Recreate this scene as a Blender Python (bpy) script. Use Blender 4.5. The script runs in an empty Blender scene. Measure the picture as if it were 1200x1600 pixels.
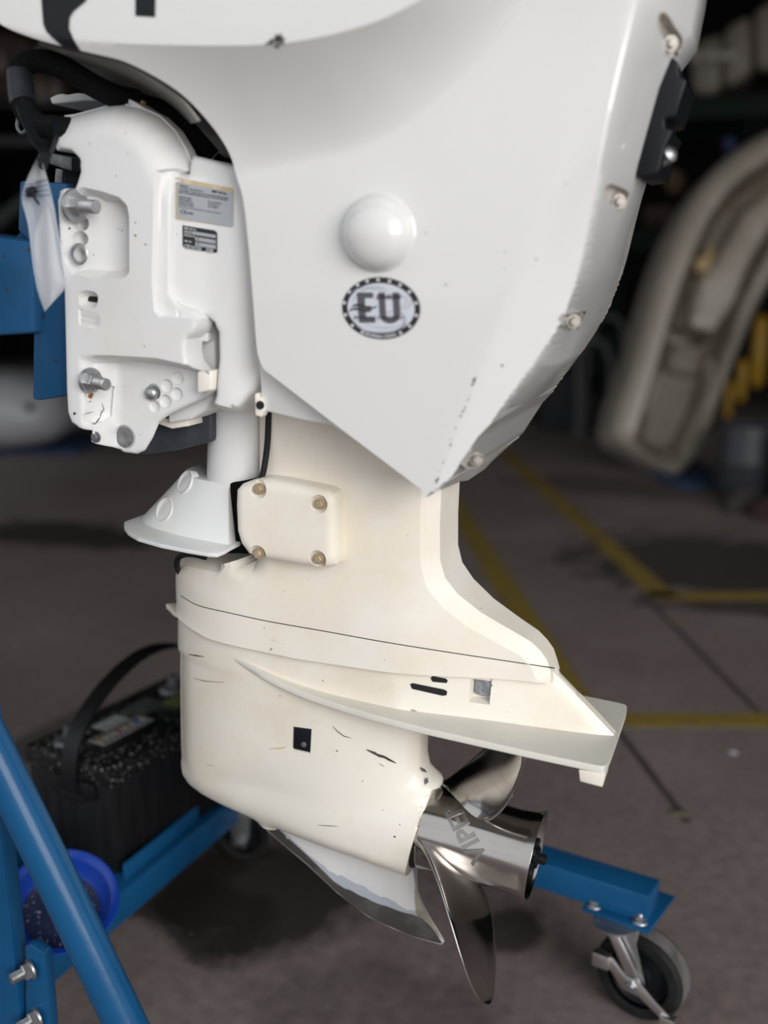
import bpy, bmesh, math, random
import numpy as np
from mathutils import Vector, Matrix
from mathutils.geometry import delaunay_2d_cdt

# ------------------------------------------------------------------ camera, world, light, exposure
SC = bpy.context.scene
COL = SC.collection
F_PX = 1650.0                                   # focal length for a 1200x1600 frame
YAW, PITCH, CAM_H = math.radians(20), math.atan(367 / 1650.0), 1.0
FW = np.array([-math.sin(YAW) * math.cos(PITCH), math.cos(YAW) * math.cos(PITCH), -math.sin(PITCH)])
RT = np.array([math.cos(YAW), math.sin(YAW), 0.0])
UP = np.cross(RT, FW)
def ray(x, y): return FW + RT * (x - 600) / F_PX - UP * (y - 800) / F_PX
_d = ray(745, 1310) * 1.2
CAM = np.array([-_d[0], -_d[1], CAM_H])         # propeller shaft sits at world x=0, y=0
cam_data = bpy.data.cameras.new('camera')
cam = bpy.data.objects.new('camera', cam_data); COL.objects.link(cam)
cam.location = CAM; cam.rotation_euler = (math.pi / 2 - PITCH, 0, YAW)
cam_data.sensor_fit = 'VERTICAL'; cam_data.sensor_height = 36.0
cam_data.lens = 36.0 * F_PX / 1600.0
cam_data.clip_start = 0.05; cam_data.clip_end = 200
cam_data.dof.use_dof = True; cam_data.dof.focus_distance = 1.15; cam_data.dof.aperture_fstop = 2.0
SC.camera = cam

world = bpy.data.worlds.new('overcast'); SC.world = world; world.use_nodes = True
_bg = world.node_tree.nodes['Background']
_bg.inputs['Color'].default_value = (0.93, 0.96, 1.0, 1); _bg.inputs['Strength'].default_value = 0.95
def area(name, loc, target, sx, sy, power, color):
    l = bpy.data.lights.new(name, 'AREA'); l.shape = 'RECTANGLE'; l.size = sx; l.size_y = sy
    l.energy = power; l.color = color
    o = bpy.data.objects.new(name, l); COL.objects.link(o); o.location = loc
    o.rotation_euler = (Vector(target) - Vector(loc)).to_track_quat('-Z', 'Y').to_euler()
    return o
area('door_daylight', (3.1, -2.8, 1.9), (-0.1, 0, 0.75), 2.6, 2.2, 142, (1.0, 0.985, 0.96))
SC.view_settings.view_transform = 'Standard'; SC.view_settings.look = 'None'
SC.view_settings.gamma = 1.0; SC.view_settings.use_curve_mapping = False
SC.view_settings.exposure = 0.0
SC.render.film_transparent = False

# ------------------------------------------------------------------ helpers
def at_y(x, y, Y): r = ray(x, y); return CAM + r * (Y - CAM[1]) / r[1]
def at_z(x, y, Z=0.0): r = ray(x, y); return CAM + r * (Z - CAM[2]) / r[2]

class Frame:
    """A local frame: pixel positions are measured on its planes y = const (or v = const)."""
    def __init__(s, loc, rot):
        s.loc, s.rot = Vector(loc), rot
        s.M = Matrix.Translation(loc) @ rot.to_4x4()
        R = np.array(rot); s.o = R.T @ (CAM - np.array(loc)); s.R = R
    def P(s, x, y, Y=0.0):
        d = s.R.T @ ray(x, y); return s.o + d * (Y - s.o[1]) / d[1]
    def PV(s, x, y, V=0.0):
        d = s.R.T @ ray(x, y); return s.o + d * (V - s.o[2]) / d[2]
    def uv(s, pts, Y=0.0):
        out = []
        for p in pts:
            q = s.P(p[0], p[1], p[2] if len(p) > 2 else Y); out.append((q[0], q[2]))
        return np.array(out)
    def empty(s, name):
        o = bpy.data.objects.new(name, None); COL.objects.link(o); o.matrix_world = s.M
        o.empty_display_size = 0.05; return o

def tag(o, label=None, cat=None, group=None, kind=None):
    if label: o['label'] = label
    if cat: o['category'] = cat
    if group: o['group'] = group
    if kind: o['kind'] = kind
    return o

def link(name, me, mat=None, parent=None, label=None):
    o = bpy.data.objects.new(name, me); COL.objects.link(o)
    if mat: me.materials.append(mat)
    if parent: o.parent = parent
    if label: o['label'] = label
    return o

def mk(name, V, Fs, mat=None, parent=None, ang=35, label=None):
    me = bpy.data.meshes.new(name)
    me.from_pydata([tuple(map(float, v)) for v in V], [], [tuple(f) for f in Fs]); me.update()
    if ang is not None:
        me.shade_smooth(); me.set_sharp_from_angle(angle=math.radians(ang))
    return link(name, me, mat, parent, label)

def from_bm(name, bm, mat, parent=None, ang=35, label=None):
    bmesh.ops.recalc_face_normals(bm, faces=bm.faces)
    me = bpy.data.meshes.new(name); bm.to_mesh(me); bm.free()
    if ang is not None:
        me.shade_smooth(); me.set_sharp_from_angle(angle=math.radians(ang))
    return link(name, me, mat, parent, label)

class MB:
    """collects simple shapes into one bmesh"""
    def __init__(s): s.bm = bmesh.new()
    def prism(s, poly, axis_from, axis_to, bevel=0.0, seg=2):
        """poly: 3D points of one end; extruded by vector axis_to-axis_from"""
        d = Vector(axis_to) - Vector(axis_from)
        vs = [s.bm.verts.new(p) for p in poly]
        f = s.bm.faces.new(vs)
        r = bmesh.ops.extrude_face_region(s.bm, geom=[f])
        nv = [g for g in r['geom'] if isinstance(g, bmesh.types.BMVert)]
        bmesh.ops.translate(s.bm, verts=nv, vec=d)
        allv = set(vs) | set(nv)
        if bevel > 0:
            es = [e for e in s.bm.edges if e.verts[0] in allv and e.verts[1] in allv]
            bmesh.ops.bevel(s.bm, geom=es, offset=bevel, segments=seg, profile=0.5, affect='EDGES', clamp_overlap=True)
        return s
    def box(s, lo, hi, bevel=0.0, M=None, seg=2):
        lo, hi = Vector(lo), Vector(hi)
        bm2 = bmesh.new(); bmesh.ops.create_cube(bm2, size=1.0)
        for v in bm2.verts: v.co = Vector([(lo[i] + hi[i]) / 2 + v.co[i] * (hi[i] - lo[i]) for i in range(3)])
        if bevel > 0: bmesh.ops.bevel(bm2, geom=list(bm2.edges), offset=bevel, segments=seg, profile=0.5, affect='EDGES', clamp_overlap=True)
        s._merge(bm2, M); return s
    def _merge(s, bm2, M=None):
        if M is not None: bmesh.ops.transform(bm2, matrix=M, verts=bm2.verts)
        me = bpy.data.meshes.new('t'); bm2.to_mesh(me); bm2.free(); s.bm.from_mesh(me); bpy.data.meshes.remove(me)
    def lathe(s, prof, M=None, n=32, cap=True):
        """prof: (r, z) list about local z"""
        bm2 = bmesh.new(); rings = []
        for r, z in prof:
            if r < 1e-6: rings.append([bm2.verts.new((0, 0, z))])
            else: rings.append([bm2.verts.new((r * math.cos(2 * math.pi * k / n), r * math.sin(2 * math.pi * k / n), z)) for k in range(n)])
        for a, b in zip(rings, rings[1:]):
            if len(a) == 1 and len(b) == 1: continue
            for k in range(n):
                k2 = (k + 1) % n
                if len(a) == 1: bm2.faces.new((a[0], b[k2], b[k]))
                elif len(b) == 1: bm2.faces.new((a[k], a[k2], b[0]))
                else: bm2.faces.new((a[k], a[k2], b[k2], b[k]))
        if cap:
            if len(rings[0]) > 1: bm2.faces.new(rings[0][::-1])
            if len(rings[-1]) > 1: bm2.faces.new(rings[-1])
        s._merge(bm2, M); return s
    def tube(s, pts, r, n=12, smooth=6, closed=False):
        P = catmull(pts, smooth) if smooth > 1 else [Vector(p) for p in pts]
        rad = r if callable(r) else (lambda t: r)
        rings = []; prev = None
        for i, p in enumerate(P):
            t = (P[min(i + 1, len(P) - 1)] - P[max(i - 1, 0)]).normalized()
            if prev is None:
                a = Vector((0, 0, 1)) if abs(t.z) < 0.9 else Vector((1, 0, 0)); prev = t.cross(a).normalized()
            prev = (prev - t * prev.dot(t)).normalized(); b = t.cross(prev)
            rr = rad(i / max(1, len(P) - 1))
            rings.append([s.bm.verts.new(p + (prev * math.cos(2 * math.pi * k / n) + b * math.sin(2 * math.pi * k / n)) * rr) for k in range(n)])
        for a, b in zip(rings, rings[1:]):
            for k in range(n): s.bm.faces.new((a[k], a[(k + 1) % n], b[(k + 1) % n], b[k]))
        s.bm.faces.new(rings[0][::-1]); s.bm.faces.new(rings[-1]); return s
    def strip(s, pts, w, t, up=(0, 0, 1), smooth=6):
        """flat strap along pts; w along `side`, t thickness"""
        P = catmull(pts, smooth); rings = []
        for i, p in enumerate(P):
            tan = (P[min(i + 1, len(P) - 1)] - P[max(i - 1, 0)]).normalized()
            side = Vector(up); side = (side - tan * side.dot(tan)).normalized(); n = tan.cross(side)
            rings.append([s.bm.verts.new(p + side * (w / 2) * a + n * (t / 2) * b) for a, b in ((-1, -1), (1, -1), (1, 1), (-1, 1))])
        for a, b in zip(rings, rings[1:]):
            for k in range(4): s.bm.faces.new((a[k], a[(k + 1) % 4], b[(k + 1) % 4], b[k]))
        s.bm.faces.new(rings[0][::-1]); s.bm.faces.new(rings[-1]); return s
    def build(s, name, mat, parent=None, ang=35, label=None): return from_bm(name, s.bm, mat, parent, ang, label)

def catmull(pts, n):
    P = [Vector(p) for p in pts]; out = []
    for i in range(len(P) - 1):
        p0, p1, p2, p3 = P[max(i - 1, 0)], P[i], P[i + 1], P[min(i + 2, len(P) - 1)]
        for k in range(n):
            t = k / n
            out.append(0.5 * ((2 * p1) + (p2 - p0) * t + (2 * p0 - 5 * p1 + 4 * p2 - p3) * t * t + (3 * p1 - p0 - 3 * p2 + p3) * t ** 3))
    out.append(P[-1]); return out

def smooth2(pts, n=4):
    return np.array([(p.x, p.y) for p in catmull([(q[0], q[1], 0) for q in pts], n)])

def seg_dist(P, poly, closed=False):
    Q = np.asarray(poly); A = Q if closed else Q[:-1]; B = np.roll(Q, -1, 0) if closed else Q[1:]
    d = np.full(len(P), 1e9); px, py = P[:, 0].copy(), P[:, 1].copy()
    for a, b in zip(A, B):
        ax, ay = a[0], a[1]; bx, by = b[0] - ax, b[1] - ay; L = max(bx * bx + by * by, 1e-12)
        rx = px - ax; ry = py - ay
        t = np.clip((rx * bx + ry * by) / L, 0, 1); rx -= t * bx; ry -= t * by
        np.minimum(d, rx * rx + ry * ry, out=d)
    return np.sqrt(d)
def inside(P, poly):
    Q = np.asarray(poly); r = np.zeros(len(P), bool)
    x, y = P[:, 0], P[:, 1]
    for (x1, y1), (x2, y2) in zip(Q, np.roll(Q, -1, 0)):
        c = (y1 > y) != (y2 > y)
        if y1 != y2: r ^= c & (x < (x2 - x1) * (y - y1) / (y2 - y1) + x1)
    return r
def sdist(P, poly):   # positive inside
    d = seg_dist(P, poly, True); return np.where(inside(P, poly), d, -d)
def sstep(a, b, x): t = np.clip((x - a) / (b - a), 0, 1); return t * t * (3 - 2 * t)
def rnd(d, R):  t = np.clip(d / R, 0, 1); return np.sqrt(np.maximum(0, 1 - (1 - t) ** 2))   # quarter round
def circle(c, r, n=20, ry=None):
    return np.array([(c[0] + r * math.cos(2 * math.pi * k / n), c[1] + (ry or r) * math.sin(2 * math.pi * k / n)) for k in range(n)])
def resample(poly, step, closed=True):
    Q = np.asarray(poly); out = []
    B = np.roll(Q, -1, 0) if closed else Q[1:]
    for a, b in zip(Q if closed else Q[:-1], B):
        n = max(1, int(np.hypot(*(b - a)) / step))
        for k in range(n): out.append(a + (b - a) * k / n)
    if not closed: out.append(Q[-1])
    return np.array(out)

def relief(name, outline, hfun, mat, parent, res=0.005, feats=(), rim=(), back=None, ang=30, label=None, holes=()):
    """Solid whose near face is y=-hfun(u,v) over `outline`; far face mirrored, or flat at y=back.
    feats: (polyline, closed, offsets) rows of extra points; rim: offsets inwards from the outline."""
    O = resample(outline, res)
    lo, hi = O.min(0), O.max(0)
    gx = np.arange(lo[0], hi[0], res); gy = np.arange(lo[1], hi[1], res * 0.866)
    G = np.array([(x + (res / 2 if j % 2 else 0), y) for j, y in enumerate(gy) for x in gx])
    pri = []
    allf = [(O, True, rim)] + list(feats)
    for poly, closed, offs in allf:
        st = min(res, max(0.0012, res * 0.5)) if poly is not O else res
        R = resample(poly, st, closed) if poly is not O else O
        T = (np.roll(R, -1, 0) - np.roll(R, 1, 0)) if closed else np.gradient(R, axis=0)
        T /= np.maximum(np.hypot(*T.T), 1e-9)[:, None]; N = np.stack([-T[:, 1], T[:, 0]], 1)
        for o in offs:
            if poly is O:
                for sg in (1, -1):
                    q = R + N * o * sg; dd = seg_dist(q, O, True); pri.append(q[(dd > o * 0.9)])
            else: pri.append(R + N * o)
    pri = np.concatenate(pri) if pri else np.zeros((0, 2))
    if len(pri):
        pri = pri[inside(pri, O)]; pri = pri[seg_dist(pri, O, True) > 0.0004]
        seen = set(); keep = []
        for i, k in enumerate(map(tuple, np.round(pri / 0.0005).astype(int))):
            if k not in seen: seen.add(k); keep.append(i)
        pri = pri[keep]
    G = G[inside(G, O)]; G = G[seg_dist(G, O, True) > res * 0.45]
    if len(pri):      # drop grid points close to feature points
        cell = {}
        c = res * 0.45
        occ = set(map(tuple, np.floor(pri / c).astype(int)))
        occ = {(a + i, b + j) for a, b in occ for i in (-1, 0, 1) for j in (-1, 0, 1)}
        G = G[[tuple(k) not in occ for k in np.floor(G / c).astype(int)]]
    pts = np.concatenate([O, pri, G]); n = len(O)
    r = delaunay_2d_cdt([Vector(p) for p in pts], [(i, (i + 1) % n) for i in range(n)], [], 1, 1e-7)
    V2 = np.array([(v.x, v.y) for v in r[0]]); tris = [tuple(f) for f in r[2]]
    dead = np.zeros(len(tris), bool)
    if len(holes):
        cen = np.array([V2[list(t)].mean(0) for t in tris])
        for hp_ in holes: dead |= inside(cen, hp_)
    orig = r[3]; idx = {}
    for k, l in enumerate(orig):
        for q in l: idx.setdefault(q, k)
    rimi = [idx[i] for i in range(n)]
    h = hfun(V2)
    area2 = sum(O[i][0] * O[(i + 1) % n][1] - O[(i + 1) % n][0] * O[i][1] for i in range(n))
    ccw = area2 > 0
    near = [(p[0], -hh, p[1]) for p, hh in zip(V2, h)]
    # CCW in (u,v) seen from -y => normal -y
    def orient(t, flip):
        a, b, c = (V2[i] for i in t)
        s = (b[0] - a[0]) * (c[1] - a[1]) - (b[1] - a[1]) * (c[0] - a[0])
        t = t if s > 0 else t[::-1]
        return t[::-1] if flip else t
    Fs = [orient(t, False) for t, q in zip(tris, dead) if not q]; N0 = len(near)
    if back is None:
        V = near + [(p[0], hh, p[1]) for p, hh in zip(V2, h)]
        Fs += [tuple(i + N0 for i in orient(t, True)) for t in tris]
        bi = [i + N0 for i in rimi]
    else:
        V = near + [(V2[i][0], back, V2[i][1]) for i in rimi]
        bi = [N0 + k for k in range(n)]
        Fs.append(tuple(bi[::-1]) if ccw else tuple(bi))
    for k in range(n):
        a, b = rimi[k], rimi[(k + 1) % n]; c, d = bi[(k + 1) % n], bi[k]
        if a == b: continue
        Fs.append((a, d, c, b) if ccw else (a, b, c, d))
    return mk(name, V, Fs, mat, parent, ang, label)

def slab(name, poly, y0, y1, mat, parent, bevel=0.003, seg=3, label=None, ang=40):
    """poly (u,v): plate between y0 (near) and y1"""
    m = MB(); m.prism([(p[0], y0, p[1]) for p in poly], (0, y0, 0), (0, y1, 0), bevel, seg)
    return m.build(name, mat, parent, ang, label)

def decal(name, polys, yfun, mat, parent, label=None):
    """flat print: polygons in (u,v) laid on a surface"""
    VV, FF = [], []
    for poly in polys:
        poly = np.asarray(poly); n = len(poly)
        r = delaunay_2d_cdt([Vector(p) for p in poly], [(i, (i + 1) % n) for i in range(n)], [], 1, 1e-9)
        V2 = np.array([(v.x, v.y) for v in r[0]]); Y = yfun(V2); o = len(VV)
        VV += [(p[0], y, p[1]) for p, y in zip(V2, Y)]
        for t in r[2]:
            a, b, c = (V2[k] for k in t)
            t = tuple(t) if (b[0] - a[0]) * (c[1] - a[1]) - (b[1] - a[1]) * (c[0] - a[0]) > 0 else tuple(t)[::-1]
            FF.append(tuple(k + o for k in t))
    o = mk(name, VV, FF, mat, parent, None, label)
    if len(polys) > 1: o['kind'] = 'stuff'
    return o

def text_geo(body, size=1.0, shear=0.0, align='CENTER', extrude=0.0, res=2, sx=1.0, off=0.0):
    c = bpy.data.curves.new('t', 'FONT'); c.body = body; c.size = size; c.align_x = align; c.align_y = 'CENTER'
    c.shear = shear; c.extrude = extrude; c.resolution_u = res; c.offset = off
    o = bpy.data.objects.new('t', c); COL.objects.link(o)
    dg = bpy.context.evaluated_depsgraph_get(); me = bpy.data.meshes.new_from_object(o.evaluated_get(dg))
    V = np.array([v.co[:] for v in me.vertices]) if len(me.vertices) else np.zeros((0, 3))
    Fs = [tuple(p.vertices) for p in me.polygons]
    bpy.data.objects.remove(o); bpy.data.curves.remove(c); bpy.data.meshes.remove(me)
    V[:, 0] *= sx
    return V, Fs
def text(name, lines, fn, mat, parent, label=None):
    """lines: (body, x, y, size, opts); fn maps flat text points (N,2)->(N,3)"""
    VV, FF = [], []; n = 0
    for body, x, y, size, opt in lines:
        V, Fs = text_geo(body, size, **opt)
        V[:, 0] += x; V[:, 1] += y
        W = fn(V[:, :2]); VV += [tuple(w) for w in W]; FF += [tuple(i + n for i in f) for f in Fs]; n += len(V)
    return mk(name, VV, FF, mat, parent, None, label)

def hexbolt(mb, c, axis, r, h, washer=0.0, wr=0.0, stud=0.0, sr=0.0, rot=0.0, dome=0.15):
    """hex head at c along axis, optional washer, protruding stud"""
    q = Vector((0, 0, 1)).rotation_difference(Vector(axis).normalized())
    M = Matrix.Translation(c) @ q.to_matrix().to_4x4() @ Matrix.Rotation(rot, 4, 'Z')
    z = 0.0
    if washer > 0: mb.lathe([(wr * 0.98, 0), (wr, washer * 0.4), (wr * 0.95, washer)], M, 24); z = washer
    mb.lathe([(r, z), (r, z + h * 0.85), (r * 0.86, z + h)], M, 6); z += h
    if stud > 0:
        prof = [(sr, z - h * .2)]
        k = int(stud / 0.0016)
        for i in range(k): prof += [(sr, z + stud * (i + .1) / k), (sr * .88, z + stud * (i + .55) / k)]
        prof += [(sr, z + stud), (sr * 0.8, z + stud * 1.06)]
        mb.lathe(prof, M, 16)
    else: mb.lathe([(r * 0.62, z - h * .1), (r * 0.55, z + h * dome)], M, 16)

# ------------------------------------------------------------------ materials
def nodes_of(name):
    m = bpy.data.materials.new(name); m.use_nodes = True
    nt = m.node_tree; return m, nt, nt.nodes['Principled BSDF']
def N(nt, t, **kw):
    n = nt.nodes.new(t)
    for k, v in kw.items():
        if k in n.inputs: n.inputs[k].default_value = v
        else: setattr(n, k, v)
    return n
def mat(name, col, rough=0.5, metal=0.0, coat=0.0, col2=None, scale=8.0, lo=0.45, hi=0.7, detail=6.0, specks=None, speck_scale=120.0, speck_t=0.72,
        bump=0.0, bump_scale=60.0, aniso=0.0, spec=0.5, stretch=None, rough2=None, coat_rough=0.05):
    m, nt, b = nodes_of(name); L = nt.links
    b.inputs['Roughness'].default_value = rough; b.inputs['Metallic'].default_value = metal
    b.inputs['Coat Weight'].default_value = coat; b.inputs['Coat Roughness'].default_value = coat_rough
    b.inputs['Specular IOR Level'].default_value = spec; b.inputs['Anisotropic'].default_value = aniso
    b.inputs['Base Color'].default_value = (*col, 1)
    tc = N(nt, 'ShaderNodeTexCoord'); vec = tc.outputs['Object']
    if stretch:
        mp = N(nt, 'ShaderNodeMapping'); mp.inputs['Scale'].default_value = stretch; L.new(vec, mp.inputs['Vector']); vec = mp.outputs['Vector']
    cur = None
    if col2:
        nz = N(nt, 'ShaderNodeTexNoise', Scale=scale, Detail=detail, Roughness=0.6); L.new(vec, nz.inputs['Vector'])
        mr = N(nt, 'ShaderNodeMapRange'); mr.inputs[1].default_value = lo; mr.inputs[2].default_value = hi; L.new(nz.outputs['Fac'], mr.inputs[0])
        mx = N(nt, 'ShaderNodeMix', data_type='RGBA'); mx.inputs[6].default_value = (*col, 1); mx.inputs[7].default_value = (*col2, 1)
        L.new(mr.outputs[0], mx.inputs[0]); cur = mx.outputs[2]; L.new(cur, b.inputs['Base Color'])
        if rough2 is not None:
            m2 = N(nt, 'ShaderNodeMapRange'); m2.inputs[3].default_value = rough; m2.inputs[4].default_value = rough2
            m2.inputs[1].default_value = lo; m2.inputs[2].default_value = hi; L.new(nz.outputs['Fac'], m2.inputs[0]); L.new(m2.outputs[0], b.inputs['Roughness'])
    if specks:
        nz = N(nt, 'ShaderNodeTexNoise', Scale=speck_scale, Detail=3.0); L.new(tc.outputs['Object'], nz.inputs['Vector'])
        mr = N(nt, 'ShaderNodeMapRange'); mr.inputs[1].default_value = speck_t; mr.inputs[2].default_value = speck_t + 0.03; L.new(nz.outputs['Fac'], mr.inputs[0])
        mx = N(nt, 'ShaderNodeMix', data_type='RGBA'); mx.inputs[7].default_value = (*specks, 1); mx.inputs[6].default_value = (*col, 1)
        if cur: L.new(cur, mx.inputs[6])
        L.new(mr.outputs[0], mx.inputs[0]); L.new(mx.outputs[2], b.inputs['Base Color'])
    if bump > 0:
        nz = N(nt, 'ShaderNodeTexNoise', Scale=bump_scale, Detail=4.0); L.new(vec, nz.inputs['Vector'])
        bp = N(nt, 'ShaderNodeBump', Strength=bump, Distance=0.002); L.new(nz.outputs['Fac'], bp.inputs['Height']); L.new(bp.outputs['Normal'], b.inputs['Normal'])
    return m

M_GLOSS = mat('glossy_white_cowl', (0.725, 0.725, 0.715), 0.3, coat=0.8, col2=(0.70, 0.695, 0.675), scale=3, lo=.5, hi=.75)
M_RECESS = mat('shaded_dirty_recess_paint', (.56, .53, .49), .5, col2=(.42, .39, .35), scale=40)  # grime plus the shade inside the recess, both put into this colour
M_CREAM = mat('weathered_cream_paint', (0.87, 0.825, 0.745), 0.5, coat=0.1, col2=(0.81, 0.74, 0.62), scale=9, lo=.42, hi=.68, specks=(0.35, .3, .24), speck_scale=160, speck_t=.735)
M_BRKT = mat('white_bracket_paint', (0.745, 0.745, 0.74), 0.48, coat=0.1, col2=(0.72, 0.695, 0.635), scale=11, lo=.52, hi=.75, specks=(0.2, .19, .18), speck_scale=210, speck_t=.745)
M_GEAR = mat('gearcase_cream_paint', (0.83, 0.785, 0.70), 0.42, coat=0.2, col2=(0.75, 0.68, 0.55), scale=7, lo=.45, hi=.7, specks=(0.3, .27, .22), speck_scale=140, speck_t=.74)
M_PLATE = mat('worn_greyish_plate_paint', (0.66, 0.64, 0.58), 0.5, col2=(0.73, 0.70, 0.62), scale=10, lo=.45, hi=.6)
M_SKEG = mat('repainted_white_skeg', (0.80, 0.79, 0.77), 0.35, coat=0.3, col2=(0.72, 0.74, 0.78), scale=14, lo=.5, hi=.7)
M_PRIMER = mat('grey_blue_primer', (0.46, 0.49, 0.54), 0.5, col2=(0.58, 0.6, 0.63), scale=22)
M_BARE = mat('bare_scraped_alloy', (0.10, 0.092, 0.09), 0.5, metal=0.35, col2=(0.17, 0.155, 0.14), scale=30, bump=.4, bump_scale=160)
M_CHIP = mat('chalky_bare_edge', (0.42, 0.38, 0.28), 0.8, col2=(0.2, .19, .17), scale=60)
M_BLACK = mat('satin_black_plastic', (0.008, 0.009, 0.012), 0.4, spec=.25)
M_RUBBER = mat('black_rubber', (0.011, 0.011, 0.012), 0.6, col2=(0.02, .02, .02), scale=40, spec=.25)
M_BRAID = mat('braided_black_sleeve', (0.005, 0.005, 0.006), 0.75, spec=.15, bump=1.0, bump_scale=700, specks=(.05, .05, .055), speck_scale=600, speck_t=.66)
M_TAPE = mat('dark_grey_tape', (0.022, 0.024, 0.032), 0.4, spec=.3, bump=.3, bump_scale=120)
M_FOAM_SHADE = mat('black_foam_and_gap_shade', (0.005, 0.005, 0.005), 0.9, spec=.1, bump=1.0, bump_scale=300)
M_STEEL = mat('polished_stainless', (0.46, 0.44, 0.42), 0.15, metal=1.0, col2=(0.36, 0.33, 0.31), scale=6, rough2=.26, stretch=(1, 1, 6), aniso=.3)
M_EDGE = mat('bright_worn_steel_edge', (0.75, 0.73, 0.71), 0.3, metal=1.0)
M_ZINC = mat('zinc_plated_steel', (0.50, 0.51, 0.52), 0.38, metal=1.0, col2=(0.30, .30, .30), scale=40, rough2=.6)
M_DULL = mat('dull_grey_metal', (0.20, 0.20, 0.21), 0.55, metal=0.7, col2=(0.34, .34, .35), scale=60, bump=.3, bump_scale=200)
M_BRASSY = mat('stained_bolt_head', (0.46, 0.36, 0.23), 0.5, metal=0.4, col2=(0.58, .50, .38), scale=80)
M_OLDBOLT = mat('aged_bolt_head', (0.36, 0.33, 0.30), 0.5, metal=0.5, col2=(0.46, .43, .38), scale=90)
M_LETTER = mat('dull_shaded_letters', (0.30, 0.285, 0.27), 0.42, metal=1.0)  # darker than the hub, standing in for shade along the letter edges
M_ANODE = mat('pitted_zinc_anode', (0.22, 0.24, 0.27), 0.75, metal=0.3, col2=(0.42, .43, .46), scale=70, bump=1.0, bump_scale=150, specks=(.3, .2, .14), speck_scale=120, speck_t=.66)
M_HOLE = mat('dark_cavity', (0.010, 0.010, 0.010), 0.9)
M_RUST = mat('rust_stain', (0.30, 0.11, 0.025), 0.9, col2=(0.55, .33, .16), scale=90)
M_GRIME = mat('black_grime_chips', (0.035, 0.032, 0.03), 0.8, col2=(0.09, .08, .07), scale=150)
M_BLUE = mat('blue_stand_paint', (0.008, 0.082, 0.205), 0.26, spec=.2, coat=0.1, coat_rough=.08, col2=(0.006, 0.066, 0.17), scale=9, specks=(0.10, .09, .08), speck_scale=55, speck_t=.72, bump=.12, bump_scale=90)
M_BLUE2 = mat('chipped_blue_plate_paint', (0.022, 0.105, 0.245), 0.4, spec=.25, col2=(0.016, 0.08, 0.19), scale=14, specks=(0.05, .055, .06), speck_scale=70, speck_t=.66)
M_TREAD = mat('dusty_tyre', (0.13, 0.12, 0.115), 0.85, col2=(0.05, .047, .046), scale=30)
M_BATT = mat('black_battery_plastic', (0.007, 0.007, 0.008), 0.42, spec=.25, col2=(0.012, .012, .013), scale=14, stretch=(5, 5, .6))
M_BATTOP = mat('dusty_battery_top', (0.008, 0.008, 0.008), 0.42, spec=.25, specks=(.42, .42, .41), speck_scale=230, speck_t=.63)
M_LABELW = mat('battery_warning_label', (0.42, 0.42, 0.41), 0.5, col2=(.3, .3, .3), scale=60)
M_LABELG = mat('green_printed_label', (0.16, 0.20, 0.06), 0.5, col2=(.1, .12, .05), scale=40)
M_LABELD = mat('grey_worn_label', (0.10, 0.10, 0.10), 0.5, col2=(.03, .03, .03), scale=90)
M_LEAD = mat('dull_lead_terminal', (0.16, 0.16, 0.17), 0.45, metal=.6)
M_DISH = mat('glossy_royal_blue_plastic', (0.005, 0.045, 0.34), 0.3, specks=(.2, .2, .26), speck_scale=260, speck_t=.70)
M_SILVER = mat('silver_label_foil', (0.40, 0.42, 0.44), 0.4, metal=.3)
M_STICK = mat('pale_silver_sticker', (0.60, 0.62, 0.68), 0.35)
M_STICK2 = mat('sticker_swirl_grey', (0.42, 0.44, 0.50), 0.35)
M_STICK3 = mat('sticker_letter_grey', (0.085, 0.085, 0.10), 0.4)
M_STICKW = mat('sticker_star_white', (0.72, 0.72, 0.76), 0.4)
M_GLUE = mat('yellowed_label_glue', (0.52, 0.42, 0.25), 0.7, col2=(.7, .62, .46), scale=60)
M_INK = mat('black_print', (0.015, 0.015, 0.018), 0.5)
M_TERM = mat('yellow_connector', (0.6, .36, .1), .5)

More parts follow.
